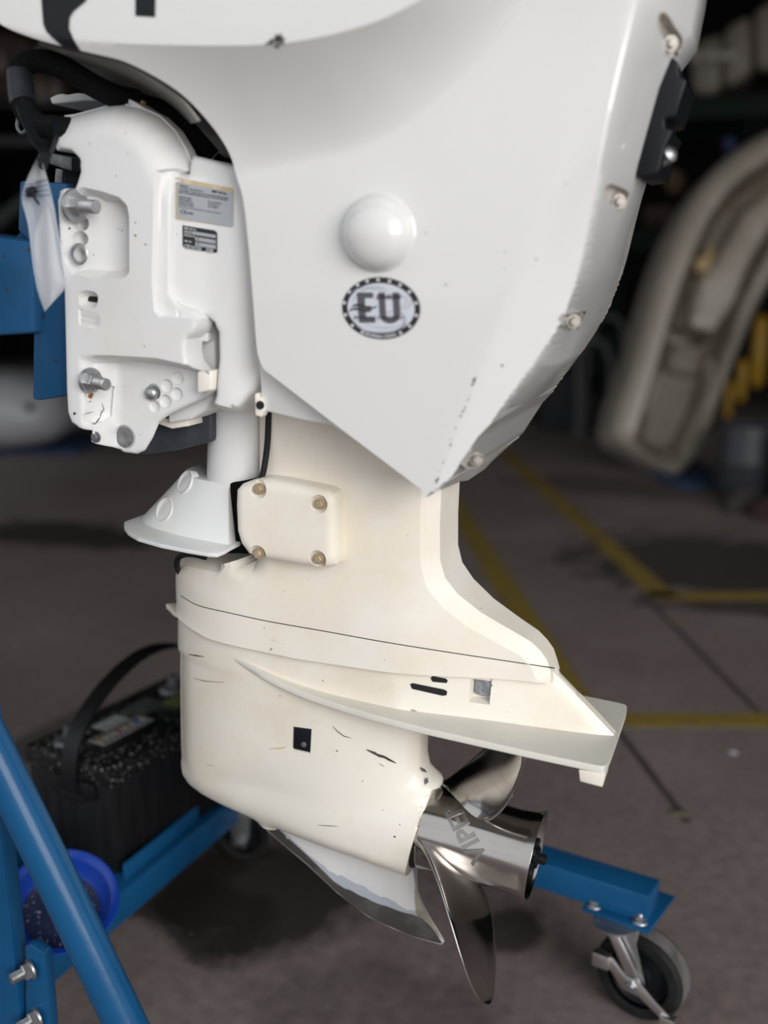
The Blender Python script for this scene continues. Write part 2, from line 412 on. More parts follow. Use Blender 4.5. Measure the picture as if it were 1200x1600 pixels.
# floor: stained concrete
def floor_mat():
    m, nt, b = nodes_of('stained_concrete'); L = nt.links
    b.inputs['Roughness'].default_value = 0.6
    g = N(nt, 'ShaderNodeNewGeometry'); P = g.outputs['Position']
    n1 = N(nt, 'ShaderNodeTexNoise', Scale=1.3, Detail=8.0, Roughness=.65); L.new(P, n1.inputs['Vector'])
    cr = N(nt, 'ShaderNodeValToRGB'); cr.color_ramp.elements[0].position = .3; cr.color_ramp.elements[1].position = .75
    cr.color_ramp.elements[0].color = (0.172, 0.132, 0.122, 1); cr.color_ramp.elements[1].color = (0.285, 0.238, 0.224, 1); L.new(n1.outputs['Fac'], cr.inputs[0])
    cur = cr.outputs[0]
    n2 = N(nt, 'ShaderNodeTexNoise', Scale=40.0, Detail=4.0); L.new(P, n2.inputs['Vector'])
    mr = N(nt, 'ShaderNodeMapRange'); mr.inputs[1].default_value = .3; mr.inputs[2].default_value = .7; mr.inputs[3].default_value = .82; mr.inputs[4].default_value = 1.15; L.new(n2.outputs['Fac'], mr.inputs[0])
    mu = N(nt, 'ShaderNodeMix', data_type='RGBA', blend_type='MULTIPLY'); mu.inputs[0].default_value = 1; L.new(cur, mu.inputs[6]); L.new(mr.outputs[0], mu.inputs[7]); cur = mu.outputs[2]
    wob = N(nt, 'ShaderNodeTexNoise', Scale=9.0, Detail=5.0); L.new(P, wob.inputs['Vector'])
    rough = None
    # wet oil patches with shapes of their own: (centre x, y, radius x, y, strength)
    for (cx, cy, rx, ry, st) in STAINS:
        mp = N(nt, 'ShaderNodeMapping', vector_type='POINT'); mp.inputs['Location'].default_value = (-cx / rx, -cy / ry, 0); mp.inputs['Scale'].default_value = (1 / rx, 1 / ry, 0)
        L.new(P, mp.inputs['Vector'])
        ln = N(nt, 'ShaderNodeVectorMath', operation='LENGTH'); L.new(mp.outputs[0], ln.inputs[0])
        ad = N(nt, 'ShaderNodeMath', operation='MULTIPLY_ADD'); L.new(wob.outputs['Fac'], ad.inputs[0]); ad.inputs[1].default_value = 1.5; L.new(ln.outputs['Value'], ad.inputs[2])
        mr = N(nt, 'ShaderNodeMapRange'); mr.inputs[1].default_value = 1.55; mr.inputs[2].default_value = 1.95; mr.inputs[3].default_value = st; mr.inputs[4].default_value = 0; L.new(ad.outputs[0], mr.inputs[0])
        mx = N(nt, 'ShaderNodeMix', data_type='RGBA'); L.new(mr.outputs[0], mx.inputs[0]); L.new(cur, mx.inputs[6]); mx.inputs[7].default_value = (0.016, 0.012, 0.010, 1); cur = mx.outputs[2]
    n4 = N(nt, 'ShaderNodeTexNoise', Scale=34.0, Detail=2.0); L.new(P, n4.inputs['Vector'])
    mr = N(nt, 'ShaderNodeMapRange'); mr.inputs[1].default_value = .75; mr.inputs[2].default_value = .79; L.new(n4.outputs['Fac'], mr.inputs[0])
    mx = N(nt, 'ShaderNodeMix', data_type='RGBA'); L.new(mr.outputs[0], mx.inputs[0]); L.new(cur, mx.inputs[6]); mx.inputs[7].default_value = (0.24, .225, .22, 1); cur = mx.outputs[2]
    L.new(cur, b.inputs['Base Color'])
    bp = N(nt, 'ShaderNodeBump', Strength=.25, Distance=.003); L.new(n2.outputs['Fac'], bp.inputs['Height']); L.new(bp.outputs[0], b.inputs['Normal'])
    return m
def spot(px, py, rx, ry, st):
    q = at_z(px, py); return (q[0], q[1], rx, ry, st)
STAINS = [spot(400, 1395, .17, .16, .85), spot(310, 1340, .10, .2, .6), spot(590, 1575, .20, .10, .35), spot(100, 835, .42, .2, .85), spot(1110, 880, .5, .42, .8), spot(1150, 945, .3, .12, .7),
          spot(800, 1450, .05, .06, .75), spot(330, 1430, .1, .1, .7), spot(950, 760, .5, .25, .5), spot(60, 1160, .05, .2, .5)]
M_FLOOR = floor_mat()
M_YELLOW = mat('worn_yellow_floor_paint', (0.27, 0.185, 0.028), 0.65, col2=(0.15, .115, .07), scale=14, lo=.5, hi=.66)
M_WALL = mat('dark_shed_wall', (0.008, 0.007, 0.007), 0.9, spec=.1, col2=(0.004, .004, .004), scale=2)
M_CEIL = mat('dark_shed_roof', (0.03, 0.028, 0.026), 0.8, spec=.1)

# ------------------------------------------------------------------ the setting
def quad(name, a, b, c, d, m, thick=None):
    o = mk(name, [a, b, c, d], [(0, 1, 2, 3)], m, None, None); o['kind'] = 'structure'; return o
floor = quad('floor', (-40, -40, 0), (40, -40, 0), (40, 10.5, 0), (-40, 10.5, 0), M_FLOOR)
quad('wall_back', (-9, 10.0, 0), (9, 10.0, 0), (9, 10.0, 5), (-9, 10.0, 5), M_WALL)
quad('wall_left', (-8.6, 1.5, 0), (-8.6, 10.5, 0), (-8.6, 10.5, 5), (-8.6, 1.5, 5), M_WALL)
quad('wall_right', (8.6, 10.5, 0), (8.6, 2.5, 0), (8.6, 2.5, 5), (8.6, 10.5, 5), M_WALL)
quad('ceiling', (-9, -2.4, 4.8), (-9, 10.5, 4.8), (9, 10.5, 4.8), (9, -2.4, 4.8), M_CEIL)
def marking(pa, pb, w):
    a, b = Vector(at_z(*pa)), Vector(at_z(*pb)); d = (b - a).normalized(); n = Vector((-d.y, d.x, 0)) * w / 2
    mb = MB(); mb.prism([a - n, b - n, b + n, a + n], (0, 0, 0), (0, 0, 0.0015)); return mb.build('floor_marking', M_YELLOW, floor, None)
marking((700, 772), (905, 1105), .085)
marking((785, 705), (1040, 934), .085)
marking((1012, 931), (1260, 931), .085)
marking((960, 1125), (1260, 1125), .075)
def joint(pa, pb):
    a, b = Vector(at_z(*pa)), Vector(at_z(*pb)); d = (b - a).normalized(); n = Vector((-d.y, d.x, 0)) * .008
    mb = MB(); mb.prism([a - n, b - n, b + n, a + n], (0, 0, 0), (0, 0, 0.0008)); mb.build('floor_joint', M_JOINT, floor, None)
M_JOINT = mat('dirty_floor_joint', (0.045, 0.038, 0.036), 0.8, col2=(.08, .07, .065), scale=6)
joint((1000, 925), (1260, 1190)); joint((965, 1140), (1075, 1285)); 

# ------------------------------------------------------------------ the outboard motor
TILT = math.radians(3.9)
FM = Frame(at_y(745, 1310, 0), Matrix.Rotation(TILT, 3, 'Y'))
motor = FM.empty('outboard_motor')
tag(motor, 'white and cream outboard boat motor with steel propeller clamped to the blue stand', 'boat motor')

# ---- cowling
front = FM.uv([(-80, -260, -.19), (-30, -60, -.19), (-4, 0, -.195), (3, 30, -.2), (20, 46, -.2), (60, 62, -.2), (110, 76, -.2), (160, 87, -.2), (197, 97, -.2), (245, 122, -.195), (283, 151, -.19), (320, 195, -.18), (350, 237, -.165),
               (368, 275, -.152), (380, 312, -.15), (388, 380, -.15), (394, 450, -.15), (401, 540, -.15), (406, 564, -.15)])
front = smooth2(front, 4)
bottom = FM.uv([(412, 577, -.15), (530, 668, -.15), (660, 766, -.15)])
aft = FM.uv([(676, 771, -.13), (692, 765, -.11), (744, 742, 0), (757, 724, 0), (780, 688, 0), (803, 653, 0), (889, 564, 0), (950, 430, 0), (1001, 288, 0), (1040, 150, 0), (1062, 98, 0), (1074, 83, 0), (1085, 68, 0), (1098, 0, 0), (1106, -60, 0), (1060, -260, 0)])
COWL = np.concatenate([front, bottom, aft])
E1 = smooth2(FM.uv([(-120, 20), (3, 40), (60, 56), (128, 66), (233, 71), (330, 73), (408, 72), (470, 66), (530, 54), (590, 36), (640, 13), (690, -18), (760, -75), (840, -150)], -.205), 4)
E2 = smooth2(FM.uv([(330, 330), (372, 272), (430, 258), (490, 245), (545, 232), (583, 218), (630, 192), (670, 160), (730, 105), (790, 40), (850, -40), (930, -150)], -.155), 4)
CB0, CB1 = FM.uv([(678, 768), (862, 285)], -.15)
CC = FM.uv([(1080, -330, -.12), (1018, -70, -.12), (1003, 0, -.12), (956, 203, -.12), (918, 400, -.12), (888, 492, -.12), (852, 552, -.12), (812, 608, -.12), (780, 655, -.12), (754, 697, -.12), (728, 731, -.12), (706, 750, -.12), (686, 764, -.12)])
CC = smooth2(CC, 3)
POCKETS = []
for (pts, cb) in [([(1030, 24), (1036, 20), (1044, 26), (1054, 42), (1066, 62), (1061, 80), (1055, 82), (1040, 62), (1030, 42)], (1048, 68)),
                  ([(945, 292), (955, 288), (968, 292), (983, 302), (978, 318), (973, 328), (958, 321), (946, 306)], (967, 315)),
                  ([(878, 496), (885, 490), (898, 489), (910, 491), (905, 505), (899, 512), (886, 512), (879, 506)], (896, 502)),
                  ([(721, 722), (730, 714), (742, 712), (755, 713), (748, 728), (741, 731), (728, 731)], (744, 717))]:
    POCKETS.append((catmull([(a, b, 0) for a, b in pts + pts[:1]], 4)[:-1], cb))
ZOFF = FM.uv([(600, 150), (600, 450)], -.15)[:, 1]
def h_cowl(P):
    # bulge: 1 above E1, 0 below E2
    def above(poly, dx=0): # signed: v minus polyline v at u
        return P[:, 1] - np.interp(P[:, 0], poly[:, 0], poly[:, 1])
    a1, a2 = above(E1), above(E2)
    d1 = seg_dist(P, E1); d2 = seg_dist(P, E2)
    t = d1 / (d1 + d2 + 1e-9)
    ramp = np.where(a1 >= 0, 1.0, np.where((a2 <= 0) & (P[:, 0] > E2[0, 0]), 0.0, (1 - t)))
    ramp = np.where((a1 < 0), np.where(a2 <= 0, np.where(P[:, 0] > E2[3, 0], 0, ramp), ramp), ramp)
    r = ramp
    e = np.where(r >= 1, 1.0, 1 - 0.97 * (1 - r ** 1.55))
    e = np.where(r <= 0, 0.0, e) if False else np.where(r >= 1, 1.0, r ** 1.55)
    h = .15 + .06 * e
    h = h - np.where(a1 > 0, 0.10 * np.clip(a1 - .01, 0, 1) ** 1.15, 0)
    # aft-turned panel B
    n = np.array([CB1[1] - CB0[1], -(CB1[0] - CB0[0])]); n /= np.hypot(*n)
    dB = (P - CB0) @ n
    fade = sstep(ZOFF[0], ZOFF[1], P[:, 1])
    h = h - np.clip(dB, 0, 1) * .30 * fade - np.clip(dB - .03, 0, 1) * .30 * (1 - fade)
    # aft facet C, down to the rear edge
    ins = P[:, 0] > np.interp(P[:, 1], CC[::-1, 1], CC[::-1, 0])
    dC = seg_dist(P, CC); dO = seg_dist(P, aft)
    tC = dC / (dC + dO + 1e-9)
    hC = .035 + (h - .035) * (1 - tC ** 1.35)
    h = np.where(ins, hC, h)
    # rolled lip along front edge
    return h
feats = [(E1, False, (-.004, 0, .004)), (resample(np.array([CB0, CB1]), .004, False), False, (-.002, .002)), (CC, False, (-.0015, .0008, .003, .005, .0075, .010, .0125, .015, .018, .021))]
PUV = []
def on_many(fn, pts, y0=-.15):
    pts = np.asarray(pts, float).reshape(-1, 2)
    D = (FW[None] + RT[None] * ((pts[:, 0] - 600) / F_PX)[:, None] - UP[None] * ((pts[:, 1] - 800) / F_PX)[:, None]) @ FM.R
    y = np.full(len(pts), y0)
    for _ in range(14):
        Q = FM.o[None] + D * ((y - FM.o[1]) / D[:, 1])[:, None]; y = .5 * y + .5 * (-fn(Q[:, [0, 2]]))
    return FM.o[None] + D * ((y - FM.o[1]) / D[:, 1])[:, None]
for p, cb in POCKETS: PUV.append(on_many(h_cowl, [(v.x, v.y) for v in p], -.1))
feats += [(q[:, [0, 2]], True, (-.002, 0, .001)) for q in PUV]
cowl = relief('cowling', COWL, h_cowl, M_GLOSS, motor, .006, feats, (.001, .0025, .004, .0055, .007, .0085, .010, .012), ang=28, holes=[q[:, [0, 2]] for q in PUV])
cowl['label'] = 'glossy white engine cowling'
# countersunk bolt recesses near the rear edge
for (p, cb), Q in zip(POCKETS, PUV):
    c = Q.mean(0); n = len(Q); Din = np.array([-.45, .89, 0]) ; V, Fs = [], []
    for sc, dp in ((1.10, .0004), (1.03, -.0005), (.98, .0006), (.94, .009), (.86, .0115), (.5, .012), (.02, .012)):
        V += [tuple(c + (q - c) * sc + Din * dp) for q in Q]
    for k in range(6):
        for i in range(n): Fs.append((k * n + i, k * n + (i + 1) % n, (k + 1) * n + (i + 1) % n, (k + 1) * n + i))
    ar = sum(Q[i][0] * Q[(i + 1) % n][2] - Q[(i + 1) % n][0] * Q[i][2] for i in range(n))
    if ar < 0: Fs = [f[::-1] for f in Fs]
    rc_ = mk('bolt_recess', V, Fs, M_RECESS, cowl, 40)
    fl = c + Din * .0115; rd = FM.R.T @ ray(*cb); q = FM.o + rd * (((fl - FM.o) @ Din) / (rd @ Din))
    m = MB(); hexbolt(m, q, (.45, -.89, 0), .0046, .004, .001, .0068); m.build('cowl_bolt', M_OLDBOLT, cowl, 30)
# round dome on the side
def on(fn, px, py, y0=-.15, lift=0.0):
    y = y0
    for _ in range(6):
        q = FM.P(px, py, y); y = -float(fn(np.array([[q[0], q[2]]]))[0]) - lift
    q = FM.P(px, py, y); return q
c = on(h_cowl, 591, 364)
Rs = .0325
prof = [(.0385, -.0008), (.0355, .0003), (.0335, .0014), (.0325, .0032)]
for k in range(15):
    a = math.radians(90 * k / 14); prof.append((.0318 * math.cos(a) if k < 14 else 0, .0045 + .0205 * math.sin(a)))
MB().lathe(prof, Matrix.Translation((c[0], c[1] + .0005, c[2])) @ Matrix.Rotation(math.pi / 2, 4, 'X'), 48).build('round_boss', M_GLOSS, cowl, 60)
# printed marks on the cowl
yc = lambda P: -h_cowl(P) - .0006
def pxp(fn, pts, y=-.15):
    return on_many(fn, pts, y)[:, [0, 2]]
def fine_decal(name, pts_px, fn, m, parent, y=-.15, res=.006, lift=.0006, label=None):
    O = resample(pxp(fn, pts_px, y), res)
    lo, hi = O.min(0), O.max(0)
    G = np.array([(a, b) for a in np.arange(lo[0], hi[0], res) for b in np.arange(lo[1], hi[1], res)] or [(1e3, 1e3)])
    G = G[inside(G, O)]
    if len(G): G = G[seg_dist(G, O, True) > res * .4]
    pts = np.concatenate([O, G]); n = len(O)
    r = delaunay_2d_cdt([Vector(p) for p in pts], [(i, (i + 1) % n) for i in range(n)], [], 1, 1e-7)
    V2 = np.array([(v.x, v.y) for v in r[0]]); H = fn(V2)
    Fs = []
    for t in r[2]:
        a, b, c = (V2[i] for i in t)
        Fs.append(tuple(t) if (b[0] - a[0]) * (c[1] - a[1]) - (b[1] - a[1]) * (c[0] - a[0]) > 0 else tuple(t)[::-1])
    return mk(name, [(p[0], -h - lift, p[1]) for p, h in zip(V2, H)], Fs, m, parent, 60, label)
fine_decal('black_stripe', [(66, -60), (66, 0), (69, 38), (74, 50), (100, 74), (128, 81), (116, 62), (109, 45), (110, 28), (116, 18), (134, 3), (150, -20), (175, -60)], h_cowl, M_BLACK, cowl, -.2, .004, .0012)
fine_decal('black_stripe', [(212, -60), (212, 25), (243, 27), (245, -60)], h_cowl, M_BLACK, cowl, -.2)
fine_decal('paint_chip', [(414, 68), (420, 66), (424, 60), (428, 63), (431, 53), (434, 56), (440, 52), (441, 58), (447, 61), (442, 66), (446, 70), (439, 70), (433, 77), (430, 72), (424, 69), (417, 70)], h_cowl, M_GRIME, cowl, -.2, .003)
rng = random.Random(5)
chips = []
for k in range(26):
    t = rng.random(); x = 743 - 63 * t + rng.uniform(-2, 2); y = 590 + 168 * t
    s = rng.uniform(.5, 1.5) * (1.5 if t < .15 else 1)
    chips.append(pxp(h_cowl, [(x - s, y), (x, y - 1.6 * s), (x + s, y), (x, y + 1.6 * s)]))
decal('edge_chips', chips, yc, M_GRIME, cowl)
decal('edge_chips', [pxp(h_cowl, [(x - s, y), (x, y - s), (x + s, y), (x, y + s)]) for x, y, s in [(785, 571, 2.2), (838, 405, 1.6), (697, 445, 1.6), (666, 364, 1.2), (790, 393, 1.2), (884, 287, 1), (789, 420, 1)]], yc, M_GRIME, cowl)
# oval emblem
sticker = fine_decal('emission_sticker', [(596 + 61 * math.cos(a) + 1.5 * math.sin(a), 481.5 - 48.5 * math.sin(a) + 3 * math.cos(a)) for a in np.linspace(0, 2 * math.pi, 56)[:-1]], h_cowl, M_INK, cowl, res=.008)
sticker['label'] = 'oval black and silver union emissions sticker'
def ell(rx, ry, n=56): return [(596 + rx * math.cos(a) + 1.5 * math.sin(a), 481.5 - ry * math.sin(a) + 3 * math.cos(a)) for a in np.linspace(0, 2 * math.pi, n + 1)[:-1]]
fine_decal('sticker_field', ell(52.5, 39), h_cowl, M_STICK, sticker, lift=.0009, res=.008)
def pxtext(name, lines, m, parent, lift):
    def fn(V):
        return on_many(h_cowl, V * np.array([1, -1])) - np.array([0, lift, 0])
    return text(name, lines, fn, m, parent)
sw = []
def arc_band(cx, cy, rx, ry, a0, a1, w, n=14):
    o, i = [], []
    for k in range(n + 1):
        a = math.radians(a0 + (a1 - a0) * k / n); ww = w * math.sin(math.pi * (k + .2) / (n + .4))
        o.append((cx + (rx + ww / 2) * math.cos(a), cy - (ry + ww / 2) * math.sin(a))); i.append((cx + (rx - ww / 2) * math.cos(a), cy - (ry - ww / 2) * math.sin(a)))
    return o + i[::-1]
for args in [(595, 505, 38, 14, -180, 20, 3.2), (600, 503, 30, 9, -170, 10, 2), (600, 500, 34, 20, -60, 60, 3), (575, 462, 30, 12, 20, 150, 2.6), (585, 458, 22, 10, 10, 120, 2), (628, 470, 16, 12, -150, 60, 2.2),
             (628, 470, 9, 7, -120, 160, 1.8), (596, 478, 46, 30, 110, 170, 2), (560, 485, 12, 8, 60, 200, 2), (604, 480, 20, 8, -140, -20, 2.2)]:
    sw.append(pxp(h_cowl, arc_band(*args)))
decal('swirl_print', sw, lambda P: -h_cowl(P) - .0012, M_STICK2, sticker)
E_poly = [(558.5, 457), (584, 457), (584, 465.5), (571, 465.5), (571.5, 478), (581, 478), (581.5, 486), (572, 486), (573, 495.5), (587, 495.5), (587.5, 504), (562, 504)]
U_poly = [(592, 457), (602, 457), (604, 492), (606.5, 496), (611, 497), (615, 495), (616, 491), (614, 457), (624.5, 457), (626.5, 491), (624, 499), (618, 504), (610, 505.5), (601, 503), (595.5, 497), (594, 490)]
decal('sticker_letter', [pxp(h_cowl, E_poly)], lambda P: -h_cowl(P) - .0015, M_STICK3, sticker)
decal('sticker_letter', [pxp(h_cowl, U_poly)], lambda P: -h_cowl(P) - .0015, M_STICK3, sticker)
decal('wave_print', [pxp(h_cowl, [(551, 479), (554, 475.5), (560, 474.5), (568, 476), (576, 479.5), (584, 480), (590.5, 477), (588, 481), (581, 482.5), (573, 481.5), (563, 478.5), (556, 478)]),
                     pxp(h_cowl, [(546, 487), (549, 483), (556, 480.5), (564, 481.5), (573, 485.5), (581, 486), (577, 487.5), (570, 487), (560, 484), (552, 484)])], lambda P: -h_cowl(P) - .0018, M_INK, sticker)
pxtext('sticker_print', [('EVINRUDE', 608, -464.3, 9.0, dict(shear=.3, sx=.9, off=.25)), ('EMISSIONS STANDARDS', 593, -496.5, 8.2, dict(sx=.88))], M_INK, sticker, .0021)
V, Fs = text_geo('EUROPEAN UNION', 6.8, sx=.86, off=.16)
bend = []
for x, y, _ in V:
    a = math.radians(-90) + x / 52.5; bend.append((596 + (56.3 - y * .9) * math.cos(a) - 2.6, 482 + 3.5 * math.cos(a) - (43.8 - y * .95) * math.sin(a)))
W = on_many(h_cowl, bend)
mk('sticker_ring_print', [(q[0], q[1] - .0012, q[2]) for q in W], Fs, M_STICKW, sticker, None)
stars = []
for (zx, zy) in [(572, 137), (435, 155), (316, 202), (213, 288), (150, 424), (165, 576), (252, 706), (374, 792), (715, 155), (846, 202), (963, 288), (1048, 428), (1048, 582), (968, 716), (852, 802)]:
    cx, cy = 520 + zx / 8, 420 + zy / 8
    stars.append(pxp(h_cowl, [(cx + (4.1 if k % 2 == 0 else 1.6) * math.sin(k * math.pi / 5), cy - (4.1 if k % 2 == 0 else 1.6) * math.cos(k * math.pi / 5)) for k in range(10)]))
for s in stars: decal('sticker_star', [s], lambda P: -h_cowl(P) - .0012, M_STICKW, sticker)
# black latch housing on the rear of the cowl
lat = FM.uv([(1045, 90), (1035, 96), (1026, 115), (1018, 160), (1008, 215), (1000, 262), (999, 276), (1004, 281), (1030, 277), (1036, 268), (1042, 238), (1056, 208), (1043, 205), (1042, 192), (1060, 188), (1068, 160), (1077, 132), (1066, 127), (1063, 105)], -.02)
la = slab('latch_housing', lat, -.045, .05, M_BLACK, motor, .004, label='black plastic latch housing on rear of cowling')
q = FM.P(1043, 243, -.03); MB().lathe([(.007, -.01), (.008, .004), (.005, .007), (0, .008)], Matrix.Translation(q) @ Matrix.Rotation(math.radians(60), 4, 'Y') @ Matrix.Rotation(.5, 4, 'X'), 20).build('latch_pin', M_ZINC, la)
# lower cover panel under the diagonal edge
lc = FM.uv([(405, 540), (560, 690), (518, 664), (470, 655), (416, 642), (410, 620)], -.125)
slab('lower_cover', lc, -.128, .128, M_GLOSS, motor, .002)
cl = FM.uv([(401, 615), (406, 613), (407, 620), (413, 621), (416, 640), (411, 651), (402, 648)], -.128)
cp = slab('cover_clip', cl, -.133, -.12, M_CREAM, motor, .0012)
MB().lathe([(.0042, 0), (.0042, .0016)], Matrix.Translation(FM.P(407, 633, -.1332)) @ Matrix.Rotation(math.pi / 2, 4, 'X'), 20).build('clip_hole', M_HOLE, cp)

# ---- midsection (exhaust housing)
mid_front = FM.uv([(424, 560), (420, 650), (419, 730), (419, 800), (418, 855)])
mid_low = FM.uv([(370, 866), (320, 862), (298, 863), (286, 868), (282, 876), (281, 900), (282, 936)])
mid_bot = FM.uv([(300, 952), (360, 975), (500, 1003), (620, 1020), (760, 1040), (868, 1056)])
mid_aft = FM.uv([(866, 1040), (860, 1022), (850, 1008), (836, 994), (800, 971), (762, 946), (728, 916), (709, 890), (702, 862), (702, 810), (704, 765), (706, 700), (708, 600)])
MID = np.concatenate([mid_front, mid_low, mid_bot, mid_aft])
def h_mid(P):
    v0 = FM.uv([(500, 890)])[0, 1]
    H = .060 - .004 * sstep(v0 - .05, v0 + .05, P[:, 1])
    H = H + .004 * sstep(v0 + .12, v0 + .2, P[:, 1])
    uaft = FM.uv([(705, 900), (868, 1040)])[:, 0]
    H = H - .034 * sstep(uaft[0] - .06, uaft[1], P[:, 0])
    d1 = seg_dist(P, mid_front); d2 = seg_dist(P, mid_low[3:]); d3 = seg_dist(P, mid_low[:4]); d4 = seg_dist(P, mid_aft)
    vw = FM.uv([(400, 895), (400, 850)])[:, 1]
    g = (1 - .996 * (1 - rnd(d1, .03)) * sstep(vw[0], vw[1], P[:, 1])) * rnd(d2 + .0006, .12) * (.25 + .75 * rnd(d3, .012))
    facet = .70 + .30 * np.clip(d4 / .016, 0, 1)
    return np.maximum(H * g * facet, .002)
mid = relief('midsection', MID, h_mid, M_CREAM, motor, .006, [(mid_aft, False, (-.016, -.0145, -.0175, .0145, .016, .0175))], (.0008, .002, .004, .008, .014), ang=22)
# seam line between midsection and gearcase
seam_px = [(283, 931), (310, 946), (360, 958), (420, 971), (500, 985), (600, 1003), (700, 1019), (780, 1031), (866, 1044)]
h_seam = lambda P: h_mid(P)
# ---- gearcase
vs = FM.P(872, 1057, 0)[2]                     # height of the splash flange
vp = FM.P(962, 1146, 0)[2]                     # height of the plate
R_T = .0500
UA = FM.P(664, 1288, 0)[0]; VA = FM.P(664, 1288, 0)[2]
gear_front = FM.uv([(283, 936), (283, 1000), (283, 1080), (284, 1150), (285, 1182), (290, 1202), (303, 1221), (328, 1238), (360, 1251), (400, 1266)])
gear_bot = FM.uv([(450, 1286), (520, 1310), (580, 1331), (645, 1354)])
gear_end = FM.uv([(647, 1354), (683, 1222)])
gear_aft = FM.uv([(689, 1227), (688, 1219), (678, 1210), (668, 1200), (664, 1180), (665, 1150), (667, 1100)])
tail = np.concatenate([[[FM.P(672, 1083)[0], vp], [FM.P(760, 1100)[0], vp], [FM.P(961, 1146)[0], vp]], FM.uv([(955, 1139), (930, 1112), (900, 1081), (874, 1054)])])
GEAR = np.concatenate([gear_front, gear_bot, gear_end, gear_aft, tail, FM.uv([(866, 1042)]), mid_bot[::-1][1:] + np.array([0, .004])])
def R_torp(u):
    t = np.clip((UA - u) / (UA - gear_front[0, 0]), 0, 1)
    return R_T * np.sqrt(np.maximum(0, 1 - t ** 3.2)) * (1 - .04 * t)
v_ = lambda P: P[:, 1]
def h_gear(P):
    u, v = P[:, 0], P[:, 1]
    dF = seg_dist(P, gear_front); dA = np.where(v_(P) > vp - .004, seg_dist(P, tail[2:]), seg_dist(P, gear_aft))
    H = .052
    strut = H * rnd(dF + .0005, .13) * (.16 + .84 * rnd(dA, .12))
    dB = np.minimum(seg_dist(P, gear_bot), dF)
    strut = strut * rnd(dB + .0003, .035)
    strut = np.where(v > vp - .002, H * rnd(dF + .0005, .12) * (.14 + .86 * np.clip(dA / .17, 0, 1) ** .8), strut)
    vt = v - VA
    R = R_torp(u); tor = np.sqrt(np.maximum(0, R ** 2 - vt ** 2)) * np.where(u < UA + .004, 1, 0)
    tor = tor * rnd(dB + .0003, .012)
    k = .012
    hh = np.clip(.5 + .5 * (tor - strut) / k, 0, 1)
    h = strut * (1 - hh) + tor * hh + k * hh * (1 - hh) * (np.minimum(strut, tor) > .006)
    # aft of the end of the torpedo nothing but the thin strut
    # recess for the anode and water slots
    for poly, dep in GREC:
        s = sdist(P, poly); h = h - dep * sstep(0, .0012, s)
    return np.maximum(h, .0015)
GREC = []
a_poly = FM.uv([(737, 1052), (768, 1058), (765, 1101), (734, 1094)], -.03)
s1 = FM.uv([(641, 1069), (644, 1067), (696, 1077), (699, 1080), (697, 1086), (692, 1086), (644, 1075)], -.038)
s2 = FM.uv([(673, 1058), (677, 1056), (697, 1060), (700, 1063), (697, 1067), (676, 1064)], -.038)
s3 = FM.uv([(458, 1134), (488, 1138), (486, 1177), (457, 1171)], -.05)
GREC = [(a_poly, .013), (s3, .004)]
gear = relief('gearcase', GEAR, h_gear, M_GEAR, motor, .0055, [(p, True, (-.002, 0, .0006, .0014)) for p, _ in GREC] + [(gear_bot, False, (.001, .003, .006, .01)), (gear_end, False, (.003, -.003))], (.0004, .001, .002, .004, .007, .01, .015), ang=48)
gear['label'] = 'cream gearcase with scuffs and water inlets'
def gmark(name, polys_px, m, lift=.0007, label=None):
    return decal(name, [pxp(h_gear, p, -.05) for p in polys_px], lambda P: -h_gear(P) - lift, m, gear, label)
for pts in ([(641, 1069), (645, 1067), (694, 1077), (699, 1080), (698, 1086), (692, 1087), (644, 1076)], [(673, 1059), (677, 1056), (697, 1060), (700, 1063), (698, 1067), (676, 1065)]):
    fine_decal('water_inlet', pts, h_gear, M_HOLE, gear, -.05, .003, .0006)
pk = slab('sensor_cover', FM.uv([(460, 1135), (487, 1139), (485, 1175), (459, 1169)], -.051), -.0525, -.046, M_BLACK, gear, .001, label='black plastic pickup insert')
m = MB(); hexbolt(m, FM.P(475, 1163, -.0525), (0, -1, 0), .0035, .0016); m.build('insert_screw', M_DULL, pk)
q0 = FM.uv([(741, 1055), (767, 1059), (764, 1091), (752, 1092), (738, 1087)], -.032)
ha = float(h_gear(a_poly.mean(0)[None])[0])
slab('anode', q0, -ha - .007, -ha + .004, M_ANODE, gear, .002, label='pitted grey zinc anode')
# scuffs
def stroke(pts, w):
    P = [p for p in pts]; L, Rr = [], []
    for i, (x, y) in enumerate(P):
        a, b = P[max(i - 1, 0)], P[min(i + 1, len(P) - 1)]; dx, dy = b[0] - a[0], b[1] - a[1]; n = math.hypot(dx, dy) or 1
        ww = w * (.35 if i in (0, len(P) - 1) else 1)
        L.append((x - dy / n * ww, y + dx / n * ww)); Rr.append((x + dy / n * ww, y - dx / n * ww))
    return L + Rr[::-1]
gmark('scuff_mark', [stroke([(573, 1171), (582, 1175), (590, 1179), (600, 1182), (609, 1187), (619, 1192)], 1.7), stroke([(585, 1174), (592, 1181), (602, 1184)], 1.5), stroke([(593, 1193), (600, 1197)], 1)], M_GRIME)
gmark('scuff_mark', [stroke([(294, 1022), (306, 1024), (319, 1026)], 1.1), stroke([(520, 1134), (528, 1143), (538, 1150), (550, 1153)], .6), stroke([(303, 1059), (320, 1064), (352, 1066)], .5), stroke([(322, 1194), (335, 1197)], .5), stroke([(497, 1289), (512, 1290), (529, 1291)], .5)], M_GRIME)
gmark('scuff_mark', [stroke([(420, 1170), (438, 1169), (457, 1165)], 1.2)], mat('yellow_run_stain', (.62, .5, .3), .7), .0005)
